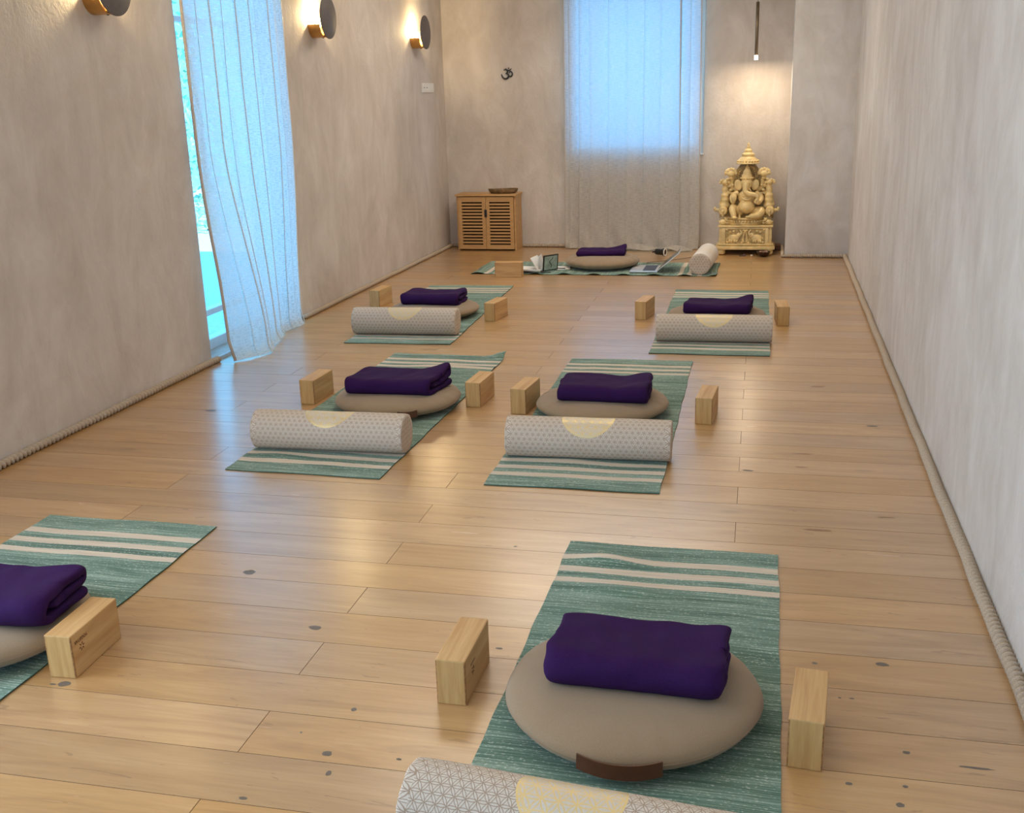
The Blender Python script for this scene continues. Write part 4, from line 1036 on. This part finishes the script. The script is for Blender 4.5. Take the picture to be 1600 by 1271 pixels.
# ------------------------------------------------------------------ teacher's things
def laptop():
    t = thing('laptop', 'open silver laptop facing left on the crosswise mat', 'laptop', (-.985, 8.665, .008), .0)
    a = MB(); a.box(0, 0, .008, .225, .315, .014, bev=.003); sm(a.build('base', M_SILVER, t))
    kb = MB(); kb.box(.040, 0, .0155, .100, .27, .0015); k_ = kb.build('keyboard', simple('dark_keys', (.045, .055, .085, 1), .5), t)
    a = MB(); a.box(-.065, 0, .0155, .055, .10, .001); a.build('trackpad', simple('trackpad_grey', (.5, .52, .54, 1), .3), t)
    R = RY(math.radians(50)); c = Vector((.113, 0, .018))+R @ Vector((0, 0, .112))
    a = MB(); a.box(*c, .007, .315, .222, R, bev=.002); l = sm(a.build('lid', M_SILVER, t))
    c2 = c+R @ Vector((-.0040, 0, 0)); a = MB(); a.box(*c2, .001, .295, .200, R); a.build('screen', M_SCREEN, l)
laptop()
# cable behind the laptop
a = MB(); a.tube([(-.90, 8.98, .012), (-1.02, 9.05, .006), (-.85, 9.2, .005), (-.62, 9.45, .005), (-.55, 9.8, .005)], .003, 6, sub=6); o = a.build('power_cable', simple('grey_cable', (.20, .15, .12, 1), .6), smooth=True); tag(o, 'thin grey cable curving on the floor behind the laptop', 'cable')
# torch
t = thing('small_torch', 'small black cylinder with a white ringed end lying by the curtain hem', 'torch', (-.940, 9.47, .002), -.35)
a = MB(); a.lathe([(0, -.055), (.020, -.055), (.026, -.045), (.026, .01), (.034, .028), (.034, .036), (0, .036)], (0, 0, .035), 24, RY(PI/2)@RX(0)); sm(a.build('torch_body', M_BLACK, t))
a = MB(); a.lathe([(.024, .036), (.035, .036), (.036, .042), (.026, .044), (.024, .036)], (0, 0, .035), 24, RY(PI/2)); a.build('white_ring', M_WHITE, t, True)
a = MB(); a.lathe([(0, .038), (.025, .038)], (0, 0, .035), 24, RY(PI/2)); a.build('lens', simple('dark_lens', (.07, .02, .03, 1), .2), t)
a = MB(); a.tube([(-.055, 0, .035), (-.085, .0, .030)], .006, 8); a.build('tail', M_BLACK, t, True)
# open book standing fanned
M_PAPER = simple('white_paper', (.82, .81, .78, 1), .8, var=.03)
t = thing('open_book', 'open book with white pages between the lengthwise block and the tablet', 'book', (-1.878, 8.54, .008), .12)
def page(name, pts, th, mat, par):
    a = MB(); v = []
    P = [Vector(p) for p in pts]; n = (P[1]-P[0]).cross(P[3]-P[0]).normalized()*th
    a.add(P+[p+n for p in P], [(0, 1, 2, 3), (7, 6, 5, 4), (0, 4, 5, 1), (1, 5, 6, 2), (2, 6, 7, 3), (3, 7, 4, 0)]); return a.build(name, mat, par)
page('page_stack', [(-.155, -.09, .022), (.045, -.07, .006), (.075, .09, .006), (-.125, .07, .022)], .012, M_PAPER, t)
page('page_stack', [(.030, -.07, .010), (-.035, -.06, .118), (.010, .06, .125), (.065, .07, .010)], .006, M_PAPER, t)
page('raised_page', [(.045, -.06, .010), (.028, -.05, .128), (.045, .06, .132), (.070, .06, .010)], .002, M_PAPER, t)
page('book_cover', [(-.16, -.095, .010), (.050, -.075, .001), (.080, .095, .001), (-.13, .075, .010)], .003, simple('dark_red_cover', (.10, .02, .03, 1), .6), t)
# tablet
t = thing('tablet', 'dark framed tablet propped upright beside the open book', 'tablet', (-1.755, 8.53, .008), 0)
BLc, BRc = Vector((-.052, -.055, .008)), Vector((.048, .065, .008)); ax = (BRc-BLc).normalized(); upv = Vector((.30, .18, 1.0)); upv = (upv-ax*upv.dot(ax)).normalized(); nv_ = ax.cross(upv)
Rt = Matrix((ax, -nv_, upv)).transposed(); Lx = (BRc-BLc).length
c = (BLc+BRc)/2+upv*.066; a = MB(); a.box(*c, Lx, .008, .132, Rt, bev=.002); tb = sm(a.build('tablet_body', M_BLACK, t))
for sg, nm in ((1, 'screen'),):
    c2 = c+nv_*.0045; a = MB(); a.box(*c2, Lx-.022, .0012, .112, Rt); sc_ = a.build('screen', simple('tablet_screen', (.30, .38, .33, 1), .3, var=.3, vs=25), tb)
a = MB()
for q in range(3): a.tube([c2+nv_*.001+ax*(.018*math.sin(u*2+q)*(.4+.6*u/3))+upv*(-.040+q*.010+.020*u) for u in [i*.4 for i in range(9)]], .0028, 6, sub=2)
a.build('screen_drawing', simple('drawing_dark', (.05, .09, .06, 1), .5), sc_, True)
st_b = (BLc+BRc)/2-nv_*.07; a = MB(); a.tube([c-nv_*.004, Vector((st_b.x, st_b.y, .006))], .004, 8); a.build('stand', M_BLACK, t, True)
# paper, pencil, cord
a = MB(); a.box(0, 0, .009, .14, .17, .0015); o = a.build('paper_sheet', M_PAPER); o.location = (-1.690, 8.70, .002); o.rotation_euler = (0, 0, .2); tag(o, 'white sheet of paper between the tablet and the wrinkled cushion', 'paper')
a = MB(); a.tube([(0, 0, .012), (.075, .0, .012)], .0045, 8); o = a.build('marker_pen', M_BLACK, smooth=True); o.location = (-1.725, 8.66, .004); o.rotation_euler = (0, 0, -.2); tag(o, 'short black pen lying on the white paper sheet', 'pen')
a = MB(); a.tube([(0, 0, .010), (.13, .03, .012)], .0045, 8); a.tube([(.10, .025, .014), (.15, .04, .018)], .009, 8); o = a.build('red_pen', simple('dark_red', (.14, .015, .04, 1), .5), smooth=True); o.location = (-1.965, 8.66, .003); tag(o, 'dark red pen lying left of the open book', 'pen')
a = MB(); a.tube([(-2.06, 8.46, .013), (-1.98, 8.445, .013), (-1.92, 8.435, .013), (-1.86, 8.43, .013), (-1.80, 8.445, .013), (-1.74, 8.47, .013), (-1.80, 8.425, .019), (-1.90, 8.42, .021), (-2.0, 8.43, .013)], .0035, 6, sub=6); o = a.build('black_cable', M_BLACK, smooth=True); tag(o, 'tangled black cable in front of the open book', 'cable')
